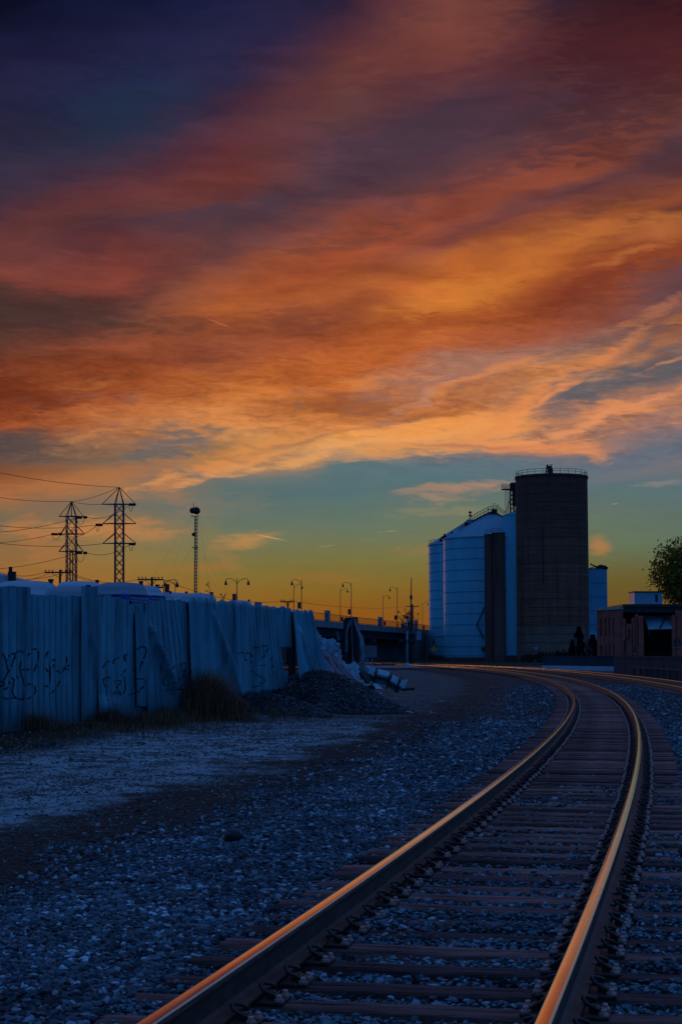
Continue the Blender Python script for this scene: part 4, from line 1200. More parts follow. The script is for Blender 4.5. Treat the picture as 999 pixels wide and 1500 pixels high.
SH['g'] = Sheet((212, 879), (271, 880), (296, 1050), (216, 1051), 9, .044, 'trap', (.04, .02, .12, .16), [(.02, .75, .15, .8, .05, .14), (.1, .75, .3, .85, .04, .11), (.75, .2, .55, 1.05, .08, -.10)], .2, seed=7)
SH['h'] = Sheet((276, 876), (317, 878), (352, 1046), (284, 1048), 11, .036, 'round', (.12, .06, .22, .30), [(.75, .35, .065, .9, .065, .12), (.92, .2, .3, .9, .065, .10)], .1, seed=8)
SH['i'] = Sheet((316, 879.5), (347, 881), (349, 1030), (322, 1040), 7, .036, 'round', (0, 0, .05, .05), [(.2, .5, .4, 1, .08, .08)], seed=9)
SH['j'] = Sheet((345, 882), (404, 889), (420, 1012), (350, 1020), 11, .036, 'round', (.05, .065, .08, .08), jag=.1, seed=10)
SH['k'] = Sheet((403, 889), (426, 889.5), (428, 949), (405, 949), 6, .024, 'round', seed=11)
SH['k2'] = Sheet((405, 984), (422, 986), (424, 1010), (406, 1012), 4, .025, 'round', (.02, .02, .06, .06), jag=.2, seed=12)
SH['l'] = Sheet((429, 893), (459, 895), (484, 1000), (440, 1004), 12, .036, 'round', (.05, .12, .45, .35), [(.15, .5, .2, 1.1, .06, .09)], .1, seed=13)
for k_, s in SH.items():
    lab = {'c': 'narrow flat cover sheet standing above its neighbours', 'f': 'short smooth patch sheet hung over the joint', 'g': 'bent sheet with deep slanting creases', 'h': 'leaning sheet of close round ribs', 'l': 'last sheet, leaning far over to the right', 'k': 'short sheet above the dark hole'}.get(k_)
    s.build(lab)
# posts behind the joints
for px in (44, 122, 187, 273, 318, 404, 428):
    a, z = fence_az(px, 873, -.14); m = MB(); p = fence_pt(a, 0, -.14)
    m.box((p.x, p.y, 1.32), (.34 if px == 273 else .16, .16, 3.1), math.atan2(FD[1], FD[0])); m.build('fence_post', M_POST, froot)
for zz in (.8, 2.3):
    m = MB(); m.bar(fence_pt(-5, zz, -.09), fence_pt(15.5, zz, -.09), .06, .12); m.build('rail', M_POST, froot)

# graffiti: sprayed lines that follow the sheets' ribs
def ribbon(poly, w):
    """poly: photo points of one stroke; split where it passes from sheet to sheet."""
    q = []
    P_ = [Vector((x, y, 0)) for x, y in poly]
    for i in range(len(P_) - 1):                            # Catmull-Rom through the points
        p0, p1, p2, p3 = P_[max(0, i - 1)], P_[i], P_[i + 1], P_[min(len(P_) - 1, i + 2)]
        for t in np.linspace(0, 1, 33)[:-1]:
            q.append(.5 * ((2 * p1) + (p2 - p0) * t + (2 * p0 - 5 * p1 + 4 * p2 - p3) * t * t + (3 * p1 - p0 - 3 * p2 + p3) * t ** 3))
    q.append(P_[-1])
    return [(p.x, p.y) for p in q], w
ORDER = ['f', 'c', 'h', 'g', 'i', 'l', 'j', 'a', 'b', 'd', 'e', 'k', 'k2']
def sheet_at(x, y):
    for k_ in ORDER:
        u, t = SH[k_].inv(x, y)
        if -.001 <= u <= 1.001 and 0 <= t <= 1: return k_, u, t
    return None
def paint(strokes, w):
    m = MB()
    for poly in strokes:
        pts, _ = ribbon(poly, w)
        rows = []
        for i, (x, y) in enumerate(pts):
            x2, y2 = pts[min(i + 1, len(pts) - 1)]; x1, y1 = pts[max(0, i - 1)]
            d = math.hypot(x2 - x1, y2 - y1) or 1; nx, ny = -(y2 - y1) / d * w / 2, (x2 - x1) / d * w / 2
            L, R = sheet_at(x + nx, y + ny), sheet_at(x - nx, y - ny)
            rows.append((L, R))
        for (A_, B_), (C_, D_) in zip(rows[:-1], rows[1:]):
            if None in (A_, B_, C_, D_) or len({A_[0], B_[0], C_[0], D_[0]}) > 1: continue
            s = SH[A_[0]]
            m.add([s.surf(q[1], q[2], .006) for q in (A_, B_, D_, C_)], [(0, 1, 2, 3)])
    return m.build('graffiti', M_SPRAY, froot)
def Z1(pts): return [(x / 6.253, 840 + y / 6.25) for x, y in pts]          # from the 938 px wide close-ups
def Z2(pts): return [(140 + x / 6.253, 840 + y / 6.25) for x, y in pts]
def Z3(pts): return [(270 + x / 6.24, 860 + y / 6.245) for x, y in pts]
paint([Z1(q) for q in (
    [(-60, 700), (-20, 735), (20, 740), (45, 800), (60, 900), (30, 970), (-20, 1000)],
    [(-40, 1060), (0, 1000), (30, 1000), (20, 1030), (0, 1020), (40, 1060), (80, 1010), (100, 960), (120, 980), (105, 1080), (130, 1130), (180, 1155), (210, 1130), (212, 1010), (180, 900), (210, 880), (270, 880)],
    [(55, 800), (90, 745), (130, 740), (95, 860), (70, 920)], [(130, 780), (160, 715), (195, 715), (222, 745)], [(185, 800), (160, 960)],
    [(250, 760), (290, 700), (340, 700), (352, 760), (330, 850), (300, 920)], [(215, 1040), (270, 1010), (318, 1040), (318, 1100), (270, 1140), (200, 1150), (120, 1140), (60, 1150), (0, 1130), (-40, 1140)],
    [(410, 860), (415, 780), (435, 720), (450, 790), (460, 900), (455, 1010), (420, 1035), (390, 1025)], [(410, 850), (440, 900), (470, 920)], [(475, 800), (500, 790), (515, 800)], [(490, 830), (500, 900)],
    [(445, 1110), (500, 1070), (540, 1010), (555, 930), (540, 900), (500, 890)], [(555, 920), (590, 880), (635, 880)], [(580, 870), (640, 840)], [(610, 760), (620, 850)])], 2.5)['label'] = 'looping black letters on the leftmost sheets'
paint([Z2(q) for q in (
    [(130, 960), (90, 950), (60, 970), (55, 890), (80, 830), (130, 800)], [(60, 970), (70, 1030), (100, 1045)], [(160, 830), (170, 790), (215, 770)], [(250, 800), (270, 740), (265, 800), (300, 730), (325, 730)],
    [(235, 940), (270, 880), (285, 890)], [(165, 990), (210, 980), (235, 1000), (190, 1030), (205, 1080), (240, 1105), (265, 1050), (260, 940)], [(130, 1130), (170, 1090), (235, 1115)],
    [(350, 730), (400, 685), (445, 675), (455, 720), (430, 800), (410, 880), (400, 930)], [(340, 900), (380, 860)], [(350, 970), (410, 965), (440, 980), (430, 1040), (390, 1085), (340, 1100), (290, 1115)], [(65, 1310), (75, 1200), (100, 1130)])], 2.2)['label'] = 'second looping black tag on the middle sheets'
paint([Z2(q) for q in (
    [(610, 870), (640, 850), (650, 920), (610, 950), (600, 1000), (620, 1020), (650, 1010)], [(620, 1070), (680, 1075), (740, 1060), (800, 1065)], [(690, 880), (720, 840), (730, 900)], [(760, 850), (800, 820), (825, 850), (815, 910)],
    [(680, 980), (720, 960), (700, 1010)], [(745, 960), (790, 980), (780, 1030)], [(800, 960), (850, 930)], [(800, 1065), (860, 1080), (930, 1040)])], 1.8)['label'] = 'faded black tag on the creased sheets'
paint([Z3(q) for q in (
    [(500, 610), (540, 600), (555, 650), (575, 670), (560, 620), (600, 600), (620, 640)], [(630, 570), (660, 545), (690, 560)], [(700, 560), (730, 535), (765, 550), (740, 620), (700, 660)], [(620, 680), (600, 700)], [(800, 640), (790, 740), (830, 700)], [(620, 770), (660, 800), (740, 850), (680, 900), (620, 920)], [(700, 720), (740, 715)])], 1.5)['label'] = 'thin scribbled tag on the ribbed far sheets'

# ------------------------------------------------------------------ portable toilets behind the fence
M_WPLAST = mat('white plastic roof', (0.34, 0.40, 0.44), .45, var=.08, scale=1)
M_BPLAST = mat('blue plastic wall', (0.03, 0.09, 0.42), .5, var=.1, scale=2)
M_DPLAST = mat('dark vent plastic', (0.02, 0.025, 0.05), .6)
_N = NT(M_WPLAST.node_tree); _b = _N.n['Principled BSDF']; _l = _b.inputs['Base Color'].links[0].from_socket
_N.l.new(_N.mix(1.0, _l, _N.ramp(_N.n.new('ShaderNodeObjectInfo').outputs['Random'], [(0, (.5, .55, .6, 1)), (1, (1.5, 1.5, 1.45, 1))]), 'MULTIPLY'), _b.inputs['Base Color'])
def dome(m, w, d, h0, h1):
    """Moulded roof: rounded square plan, softly crowned."""
    n = 32; rings = [(1.06, 0), (1.08, .05), (1.05, .09), (1.0, .10), (.97, .45), (.86, .78), (.66, .95), (.35, 1.0), (0.0, 1.0)]
    o = len(m.v)
    for k, (r, t) in enumerate(rings):
        for i in range(n):
            a = 2 * math.pi * i / n; c, s = math.cos(a), math.sin(a)
            e = .58
            m.v.append((math.copysign(abs(c) ** e, c) * w / 2 * r, math.copysign(abs(s) ** e, s) * d / 2 * r, h0 + (h1 - h0) * t))
    for k in range(len(rings) - 1):
        for i in range(n): m.face(o + k * n + i, o + k * n + (i + 1) % n, o + (k + 1) * n + (i + 1) % n, o + (k + 1) * n + i)
def make_toilet():
    root = thing('portable_toilet', 'x', 'portable toilet', (0, 0, 0), 'portable toilets behind the fence')
    W, H = 1.08, 2.0
    m = MB()
    for s in (-1, 1):
        m.box((s * (W / 2 - .03), 0, H / 2), (.06, W - .13, H), bev=.015); m.box((0, s * (W / 2 - .03), H / 2), (W - .13, .06, H), bev=.015)
        for s2 in (-1, 1): m.box((s * (W / 2 - .035), s2 * (W / 2 - .035), H / 2), (.085, .085, H + .01), bev=.02)
    m.build('body', M_BPLAST, root)
    m = MB(); m.sm = True; dome(m, W + .06, W + .06, H - .02, H + .30); rf = m.build('roof', M_WPLAST, root)
    m = MB(); m.lathe((.38, .3, H + .2), [(.045, 0), (.045, .10), (.06, .10), (.06, .14), (0, .15)], 10); m.build('vent_pipe', M_DPLAST, rf)
    for k in range(5):
        for sx in (-1, 1):
            m = MB(); m.box((sx * (W / 2 + .012), 0, H - .1 - .075 * k), (.03, W - .34, .034), M=Matrix.Rotation(sx * .5, 3, 'Y')); m.build('vent_louver', M_WPLAST, root)
    for k in range(5):
        m = MB(); m.box((0, -W / 2 - .012, H - .1 - .075 * k), (W - .34, .03, .034), M=Matrix.Rotation(.5, 3, 'X')); m.build('vent_louver', M_WPLAST, root)
    m = MB(); m.box((0, -W / 2 - .01, .95), (.66, .03, 1.8), bev=.01); m.build('door', M_BPLAST, root)
    return root
tp = make_toilet()
TL = [(40, 851, 43.0, 24, 1.28, 'toilet with the widest white roof, leftmost above the fence'),
      (104, 859, 40.5, -8, 1.12, 'toilet whose low white roof sits just left of the raised cover sheet'),
      (117, 851.5, 50, 26, 1.10, 'toilet roof showing behind the two leftmost roofs, below the left pylon'),
      (178, 853.5, 45, 27, 1.12, 'toilet with blue louvred side, below the right pylon'),
      (207, 858, 50, 27, 1.0, 'toilet with blue louvres just left of the crossarm pole'),
      (229, 867.5, 53, 25, .95, 'low blue and white toilet right of the crossarm pole'),
      (254, 868, 57, 25, .95, 'toilet half hidden between two others, left of the guyed mast'),
      (290, 869, 54, 20, .98, 'toilet with a crisp white roof directly right of the guyed mast'),
      (350, 879.5, 66, 15, .9, 'toilet roof barely showing below the twin armed lamp')]
for i, (px, py, Y, rz, s, lab) in enumerate(TL):
    p = at(px, py, Y)
    o = tp if i == 0 else copy_thing(tp, (0, 0, 0))
    o.location = (p.x, p.y, p.z - 2.30 * s); o.rotation_euler = (0, 0, R_(-rz)); o.scale = (s, s, s); o['label'] = lab
# box van roof at the far left
M_VAN = mat('pale van paint', (0.5, 0.52, 0.55), .4, var=.08)
p = at(4, 843, 52); 
root = thing('box_van', 'pale box van roof with a dark stack, behind the leftmost toilet', 'van', (p.x - 1.2, 52, 1.1))
m = MB(); m.box((p.x - 1.3, 53, (p.z + 1.5) / 2), (3.2, 5, p.z - 1.5), bev=.06); m.build('body', M_VAN, root)
m = MB(); q = at(22, 843, 52); m.box((q.x, 51.6, q.z - .1), (.22, .25, .4)); m.box((q.x - .05, 51.6, q.z + .13), (.1, .1, .25)); m.build('exhaust_stack', M_BLACK, root)
m = MB()
for sx in (-1.35, 1.35):
    for dy in (-1.6, 1.6):
        m.tube([(p.x - 1.3 + sx - .1, 53 + dy, 1.5), (p.x - 1.3 + sx + .1, 53 + dy, 1.5)], .4, 14)
m.build('wheels', M_BLACK, root)

# ------------------------------------------------------------------ lattice pylons
def pylon(cx_px, Y, apex, arms, half, bottom_half, label, shaft):
    S = Y / F
    o = at(cx_px, 957, Y)
    def P(px, py, dy=0.0): return at(px, py, Y) + Vector((0, dy, 0))
    root = thing('lattice_pylon', label, 'pylon', (o.x, Y, 0), 'lattice power pylons')
    d = half * S
    leg = .2; br = .13
    zA = P(cx_px, apex)
    m = MB(); y0 = arms[0][0]
    def X(s, py): return cx_px + s * half
    for dy in (-d, d):
        for s in (-1, 1):
            a = P(X(s, 957), 957, dy); a.z = 0
            m.bar(a, P(X(s, y0), y0, dy), leg)
            m.bar(P(X(s, y0), y0, dy), zA, br)
    step = 2 * half * 1.08; y = y0; k = 0
    while y < 952:
        y2 = min(y + step, 957)
        for dy in (-d, d):
            m.bar(P(cx_px - half, y, dy), P(cx_px + half, y2, dy), br); m.bar(P(cx_px + half, y, dy), P(cx_px - half, y2, dy), br)
        for s in (-1, 1): m.bar(P(cx_px + s * half, y, -d), P(cx_px + s * half, y2, d), br)
        y = y2
    if shaft:
        for s in (-.28, .28): 
            a = P(cx_px + s * half, 957); a.z = 0; m.bar(a, P(cx_px + s * half, shaft), .26)
        m.bar(P(cx_px, y0), zA, .2)
    m.build('tower', M_GALV, root)
    hangs = []
    for (py, xl, xr, up) in arms:
        m = MB()
        for dy in (-d, d):
            m.bar(P(xl, py), P(cx_px, py, dy), .2); m.bar(P(xr, py), P(cx_px, py, dy), .2)
            if up:
                m.bar(P(xl, py), P(cx_px - half, up, dy), br); m.bar(P(xr, py), P(cx_px + half, up, dy), br)
            else:
                m.bar(P(xl, py), zA, br); m.bar(P(xr, py), zA, br)
        m.build('cross_arm', M_GALV, root)
    return root, P
def insulator(m, a, b, r=.34):
    a, b = Vector(a), Vector(b); n = 8
    pts, rs = [], []
    for i in range(n * 2 + 1):
        pts.append(a.lerp(b, i / (n * 2))); rs.append(r if i % 2 else r * .62)
    m.tube(pts, rs, 8)
rootR, PR = pylon(175.3, 360, 713.8, [(738.7, 150, 199.6, None), (767, 151, 199.6, 752), (796, 151, 199.6, 781)], 6.1, 6.1, 'taller lattice pylon, the right one of the pair', None)
rootL, PL = pylon(105.3, 392, 734.5, [(756.5, 87, 123, None), (782.3, 89, 124.5, 769.5), (807.8, 86.7, 122.5, 795)], 6.8, 6.8, 'shorter lattice pylon with a dark centre shaft, the left one of the pair', 806)
def hang(root, P, xa, xb, y, xj, yj, sag):
    m = MB(); insulator(m, P(xa, y, -.5), P(xb, y + .5, -1.0)); m.build('insulator', M_BLACK, root)
    m = MB(); m.sm = True
    q = []
    for t in np.linspace(0, 1, 9): q.append(P(xa + (xj - xa) * t, y + (yj - y) * t + sag * 4 * t * (1 - t), -1.0))
    m.tube(q, .055, 5); m.build('jumper_wire', M_BLACK, root)
hang(rootR, PR, 190, 199.5, 739.3, 196, 742, 9); hang(rootR, PR, 141.5, 151.5, 769, 147, 771, 9); hang(rootR, PR, 190, 199.5, 797, 196, 799, 9)
hang(rootL, PL, 112.5, 121.5, 758.4, 126.5, 758, 11); hang(rootL, PL, 124, 128.5, 758, 122, 759, 1); hang(rootL, PL, 76.5, 86, 782.6, 91, 783, 8); hang(rootL, PL, 87, 92, 782.5, 88, 783, 1)
hang(rootL, PL, 112.5, 121.5, 810, 126.5, 810, 14); hang(rootL, PL, 124, 128.5, 810, 122, 811, 1)

# ------------------------------------------------------------------ wires (each line a thing)
M_WIRE = mat('black cable', (0.02, 0.018, 0.018), .6)
def wire(name, label, cat, a, b, sag=0.0, r=.05, n=16, group=None):
    m = MB(); m.sm = True
    a, b = Vector(a), Vector(b)
    m.tube([a.lerp(b, t) - Vector((0, 0, sag * 4 * t * (1 - t))) for t in np.linspace(0, 1, n)], r, 5)
    return tag(centred(m.build(name, M_WIRE)), label, cat, group)
G_ = 'power lines strung to the pylons'
def pw(a, b, sag, lab): wire('power_line', lab, 'power line', a, b, sag, .055, 20, G_)
pw(at(-90, 672, 300), PR(174, 713.8), 1.0, 'topmost power line, from the left edge to the tip of the taller pylon')
pw(at(-90, 712, 330), PL(105, 734.5), 1.0, 'power line from the left edge to the tip of the shorter pylon')
pw(PL(105, 734.5), PR(150, 738.7), .3, 'short power line from the shorter pylon tip to the top arm of the taller pylon')
pw(PL(107, 734.5), PR(174, 714), .5, 'rising power line joining the tips of the two pylons')
pw(at(-90, 755, 330), PR(141.5, 769), 1.5, 'power line from the left edge to the middle left insulator of the taller pylon')
pw(at(-90, 779, 340), PL(112.5, 758.4), 1.5, 'power line from the left edge to the top insulator of the shorter pylon')
pw(at(-90, 795, 340), PL(76.5, 783), 1.0, 'power line from the left edge to the left insulator of the shorter pylon')
pw(at(-90, 780, 330), PR(151, 796.5), 1.5, 'power line from the left edge to the lowest arm of the taller pylon')
pw(at(-90, 834, 340), PL(112.5, 810.5), 1.5, 'power line from the left edge to the lowest insulator of the shorter pylon')
pw(PL(128.5, 758), PR(190, 739.8), 1.2, 'power line between the top insulators of both pylons')
pw(PL(90, 783), PR(141.5, 770), 1.4, 'power line between the middle insulators of both pylons')
pw(PL(128.5, 810), PR(190, 798), 1.2, 'power line between the lowest insulators of both pylons')

# ------------------------------------------------------------------ wooden poles
M_POLE = mat('dark pole timber', (0.045, 0.032, 0.026), .9, var=.3, scale=2, stretch=(1, 1, .2))
def pole(px, Y, top, arms, label, w=.3):
    o = at(px, 957, Y); zt = at(px, top, Y).z
    root = thing('utility_pole', label, 'utility pole', (o.x, Y, 0), 'wooden utility poles')
    m = MB(); m.sm = True; m.tube([(o.x, Y, 0), (o.x, Y, zt)], [w * .6, w * .42], 10); m.build('pole', M_POLE, root)
    for (py, x0, x1) in arms:
        a, b = at(x0, py, Y - .2), at(x1, py, Y - .2)
        m = MB(); m.bar(a, b, .14, .18)
        m.bar((o.x, Y - .2, a.z - .7), a.lerp(b, .25), .06); m.bar((o.x, Y - .2, a.z - .7), a.lerp(b, .75), .06)
        arm = m.build('cross_arm', M_POLE, root)
        for t in (.04, .18, .32, .68, .82, .96):
            p = a.lerp(b, t); m = MB(); m.lathe((p.x, p.y, p.z + .09), [(.03, 0), (.03, .08), (.075, .1), (.085, .17), (.05, .24), (0, .25)], 8); m.build('insulator', M_BLACK, arm)
    return root
pole(87, 205, 834.5, [(838.5, 66, 103)], 'pole with one crossarm at the foot of the shorter pylon', .34)
pole(222, 195, 845.5, [(849, 202, 239.5), (860.5, 209, 239.5)], 'dark pole with two crossarms between the pylons and the guyed mast', .34)
pole(421.5, 250, 880.5, [(881.5, 411, 431)], 'small far pole with one crossarm above the leaning fence end', .3)
pole(604.5, 470, 885, [(888.5, 594, 614)], 'farthest thin pole with one crossarm beside the crossing signal', .5)
G2 = 'low distribution wires'
def lw(a, b, sag, lab): wire('distribution_wire', lab, 'wire', a, b, sag, .028, 16, G2)
lw(at(-60, 812, 120), at(67, 837.5, 205), 1.0, 'low wire dropping from the left edge to the pole under the shorter pylon')
lw(at(-60, 822, 120), at(75, 838, 205), 1.2, 'second low wire just below the first, left of the pole under the shorter pylon')
lw(at(-60, 838, 140), at(95, 838.5, 205), .8, 'lowest wire from the left edge to the pole under the shorter pylon')
lw(at(103, 838, 205), at(204, 848.5, 195), .8, 'sagging wire between the two crossarm poles, upper one')
lw(at(95, 838.5, 205), at(209, 860, 195), .5, 'sagging wire between the two crossarm poles, lower one')
lw(at(239, 849, 195), at(411, 881, 250), 1.0, 'wire running down from the two armed pole to the small far pole')
lw(at(431, 881, 250), at(594, 888, 470), .8, 'thin wire over the bridge between the two far poles')

# ------------------------------------------------------------------ guyed radio mast
M_MAST = mat('pale mast lattice', (0.30, 0.22, 0.15), .6, .1, var=.25, scale=.5)
Y = 300.0; o = at(286, 957, Y)
root = thing('radio_mast', 'slim guyed radio mast with two dark drum dishes at its top', 'radio mast', (o.x, Y, 0))
zt = at(286, 757, Y).z; m = MB()
w = .28
for k in range(3):
    a = 2 * math.pi * k / 3 + .5; m.bar((o.x + w * math.cos(a), Y + w * math.sin(a), 0), (o.x + w * math.cos(a), Y + w * math.sin(a), zt), .11)
z = 0; i = 0
while z < zt - .6:
    for k in range(3):
        a = 2 * math.pi * k / 3 + .5; b = 2 * math.pi * (k + 1) / 3 + .5
        m.bar((o.x + w * math.cos(a), Y + w * math.sin(a), z), (o.x + w * math.cos(b), Y + w * math.sin(b), z + .6), .07)
    z += .6
m.build('lattice_shaft', M_MAST, root)
def drum(px, py, r, dpt, dy, ang):
    p = at(px, py, Y) + Vector((0, dy, 0)); m = MB(); M = Matrix.Rotation(ang, 3, 'Z')
    m.sm = True
    m.tube([p + M @ Vector((0, t, 0)) for t in (-dpt, -dpt * .6, dpt * .6, dpt)], [r * .3, r, r, r * .3], 20)
    m.build('drum_dish', M_BLACK, root)
drum(282.8, 748, .55, .4, -.3, .3); drum(288.3, 748.5, .66, .4, -.35, -.25); drum(284.3, 783, .34, .3, -.4, .2)
m = MB()
for (px, y0, y1) in ((284, 744, 736.5), (286.5, 744, 741.5), (289.5, 745, 741.5)): m.bar(at(px, y0, Y), at(px, y1, Y), .1)
m.build('antenna', M_BLACK, root)
m = MB()
for (py, s) in ((755, 6), (801, 4.5)):
    for sx in (-1, 1): m.bar(at(286, py + 1.5, Y), at(286 + sx * s, py, Y), .09); m.bar(at(286, py + 3, Y), at(286 + sx * s, py, Y), .09)
m.build('guy_bracket', M_BLACK, root)
for (x0, y0, x1, y1, dy) in ((281, 755, 208, 885, -14), (281, 755, 222, 890, 16), (291, 755, 352, 890, -16), (291, 755, 305, 890, 20), (282, 801, 236, 890, -10), (290, 801, 345, 890, 12), (290, 801, 300, 890, -18)):
    m = MB(); a = at(x0, y0, Y); b = at(x1, y1, Y); d = b - a; b = a + d * (a.z / max(.1, a.z - b.z)); b.y += dy; m.tube([a, b], .009, 4); m.build('guy_wire', M_WIRE, root)

# ------------------------------------------------------------------ crossing signal and whip antenna
M_SIGN = mat('faded white sign', (0.25, 0.27, 0.30), .6, var=.15)
M_PIPE = mat('pale grey post', (0.34, 0.36, 0.38), .55, .2, var=.15)
M_RED = mat('dark red signal glass', (0.06, 0.008, 0.008), .2)
M_YEL = mat('yellow warning sign', (0.55, 0.26, 0.02), .6, var=.1)
Y = 188.0
def sp_(px, py, dy=0.0): return at(px, py, Y) + Vector((0, dy, 0))
o = sp_(596.5, 978)
root = thing('crossing_signal', 'railway crossing signal mast with crossed boards and dark round lights', 'crossing signal', (o.x, Y, 0))
zb = o.z; zt = sp_(596.5, 905).z
m = MB(); m.sm = True; m.tube([(o.x, Y, zb), (o.x, Y, zt)], .105, 10); m.build('mast', M_PIPE, root)
m = MB(); m.sm = True; m.lathe((o.x, Y, zb - .1), [(.45, 0), (.45, .1), (.3, .5), (.14, .65)], 12); m.build('base', M_PIPE, root)
m = MB(); p = sp_(596.5, 921, -.16)
for s in (-1, 1): m.box(p, (1.3, .03, .2), M=Matrix.Rotation(s * R_(45), 3, 'Y')) if s > 0 else m.box(p + Vector((0, -.034, 0)), (1.3, .03, .2), M=Matrix.Rotation(s * R_(45), 3, 'Y'))
m.build('crossbuck', M_GALV, root)
m = MB(); a, b = sp_(585, 938.5, -.2), sp_(608, 938.5, -.2); m.bar(a, b, .09); m.bar(sp_(596, 941, -.1), sp_(611, 940, -.1), .08); m.build('light_arm', M_BLACK, root)
for px in (587.5, 604):
    p = sp_(px, 940, -.3); m = MB(); m.sm = True
    m.tube([p + Vector((0, .05, 0)), p + Vector((0, 0, 0))], [.32, .32], 18); bk = m.build('light_backplate', M_BLACK, root)
    m = MB(); m.sm = True; m.tube([p + Vector((0, -.004, 0)), p + Vector((0, -.06, 0))], [.13, .09], 14); m.build('light_lens', M_RED, bk)
m = MB(); p = sp_(601, 916); m.box((p.x - .1, Y, p.z), (.5, .3, .7), bev=.04); p = sp_(590, 917); m.box((p.x, Y, p.z), (.35, .3, .6), bev=.04); m.bar(sp_(588, 917), sp_(606, 917), .09); m.build('signal_boxes', M_BLACK, root)
m = MB(); m.sm = True; p = sp_(596.5, 903.5); m.lathe(p, [(.02, .1), (.16, .05), (.2, -.05), (.2, -.12), (0, -.12)], 12); m.build('bell', M_BLACK, root)
p = at(613.5, 931, 200); q = at(613.5, 977, 200)
root = thing('white_sign', 'tall pale sign plate on a post just right of the crossing signal', 'sign', (p.x, 200, q.z))
m = MB(); m.box((p.x, 200, p.z), (.55, .06, 1.1), bev=.02); m.build('plate', M_SIGN, root)
m = MB(); m.tube([(p.x, 200.08, q.z), (p.x, 200.08, p.z + .4)], .05, 8); m.build('post', M_BLACK, root)
Y = 230.0; p = at(602.5, 846, Y); root = thing('antenna_pole', 'thin dark antenna pole rising high above the bridge end', 'antenna pole', (p.x, Y, 0))
m = MB(); m.sm = True; m.tube([(p.x - .15, Y, 0), (p.x - .1, Y, 6), (p.x, Y, p.z)], [.16, .13, .05], 8); m.build('pole', M_BLACK, root)
m = MB(); q = at(602, 878, Y); m.lathe(q, [(.1, 0), (.19, .1), (.19, .5), (.1, .6)], 8); m.build('fitting', M_BLACK, root)
p = at(635.2, 951, 260); q = at(635, 968, 260)
root = thing('warning_sign', 'small yellow diamond sign with a dark plate above, before the white bin', 'sign', (p.x, 260, q.z))
m = MB(); m.box(p, (.85, .065, .85), M=Matrix.Rotation(R_(45), 3, 'Y')); m.build('diamond_plate', M_YEL, root)
m = MB(); q2 = at(634.8, 941, 260); m.box(q2, (.42, .05, .95)); m.build('upper_plate', M_DKSTEEL, root)
m = MB(); m.tube([(p.x, 260.07, q.z), (p.x, 260.07, q2.z + .4)], .05, 8); m.build('post', M_BLACK, root)
# slim posts before the concrete silo
p, q = at(842.5, 934, 205), at(843.5, 974, 205)
root = thing('marker_post', 'slim post with a narrow white plate beside the clipped evergreens', 'marker post', (p.x, 205, q.z))
m = MB(); m.tube([(q.x, 205, q.z - .4), (p.x, 205, p.z)], .06, 8); m.build('post', M_BLACK, root)
for dx in (-.1, .1):
    m = MB(); w = at(842.5, 940, 205); m.box((w.x + dx, 204.9, w.z), (.05, .04, .95)); m.build('plate', M_SIGN, root)
p, q = at(859.5, 918, 200), at(861, 975, 200)
root = thing('signal_post', 'rusty old signal post with a round dark disc by the long dark wall', 'signal post', (p.x, 200, q.z))
m = MB(); m.sm = True; m.tube([(q.x, 200, q.z - .3), (p.x, 200, p.z)], [.1, .07], 8); m.build('post', M_RUSTP, root)
m = MB(); w = at(861, 951, 199.8)
ring = [(w.x + .5 * math.cos(a), w.y, w.z + .5 * math.sin(a)) for a in np.linspace(0, 2 * math.pi, 17)]
m.sm = True; m.tube(ring, .05, 5); m.tube([w + Vector((0, -.03, 0)), w + Vector((0, .03, 0))], .34, 14); m.build('disc', M_BLACK, root)
m = MB(); m.bar(at(857, 922, 200), at(864, 919, 200), .06); m.bar(at(857, 912, 200), at(859.5, 930, 200), .04); m.build('arms', M_RUSTP, root)

# black picket fence beside the road, pale board on posts
m = MB(); Y = 205.0
a, b = at(546, 975, Y), at(632, 975, Y); zt = at(590, 964, Y).z; n = 46
for i in range(n + 1): p = a.lerp(b, i / n); m.bar((p.x, Y, p.z - .3), (p.x, Y, zt), .045 if i % 8 else .12)
for z in (zt, zt - .75): m.bar((a.x, Y, z), (b.x, Y, z), .06)
tag(centred(m.build('picket_fence', M_BLACK)), 'low black picket fence across the end of the yard under the bridge', 'fence')
m = MB(); Y = 300.0
a, b = at(652, 972, Y), at(845, 973, Y); n = 90
for i in range(n + 1): p = a.lerp(b, i / n); m.bar((p.x, Y, -.1), (p.x, Y, 1.25), .05 if i % 6 else .11)
for z in (.3, 1.2): m.bar((a.x, Y, z), (b.x, Y, z), .06)
tag(centred(m.build('wire_fence', M_BLACK)), 'long low dark fence in front of the silo feet', 'fence')
Y = 150.0; a, b = at(530.5, 963.5, Y), at(552, 946, Y)
root = thing('board_sign', 'wide dull board on two legs under the bridge, beside the torn frame', 'sign', ((a.x + b.x) / 2, Y, 0))
m = MB(); m.box(((a.x + b.x) / 2, Y, (a.z + b.z) / 2), (b.x - a.x, .08, b.z - a.z), bev=.02); m.build('board', mat('faded sign board', (0.17, 0.15, 0.16), .8, var=.3, scale=1.5), root)
for px in (538, 545): p = at(px, 960, Y + .1); m = MB(); m.box((p.x, Y + .1, .45), (.12, .12, 1.3)); m.build('leg', M_PIPE, root)

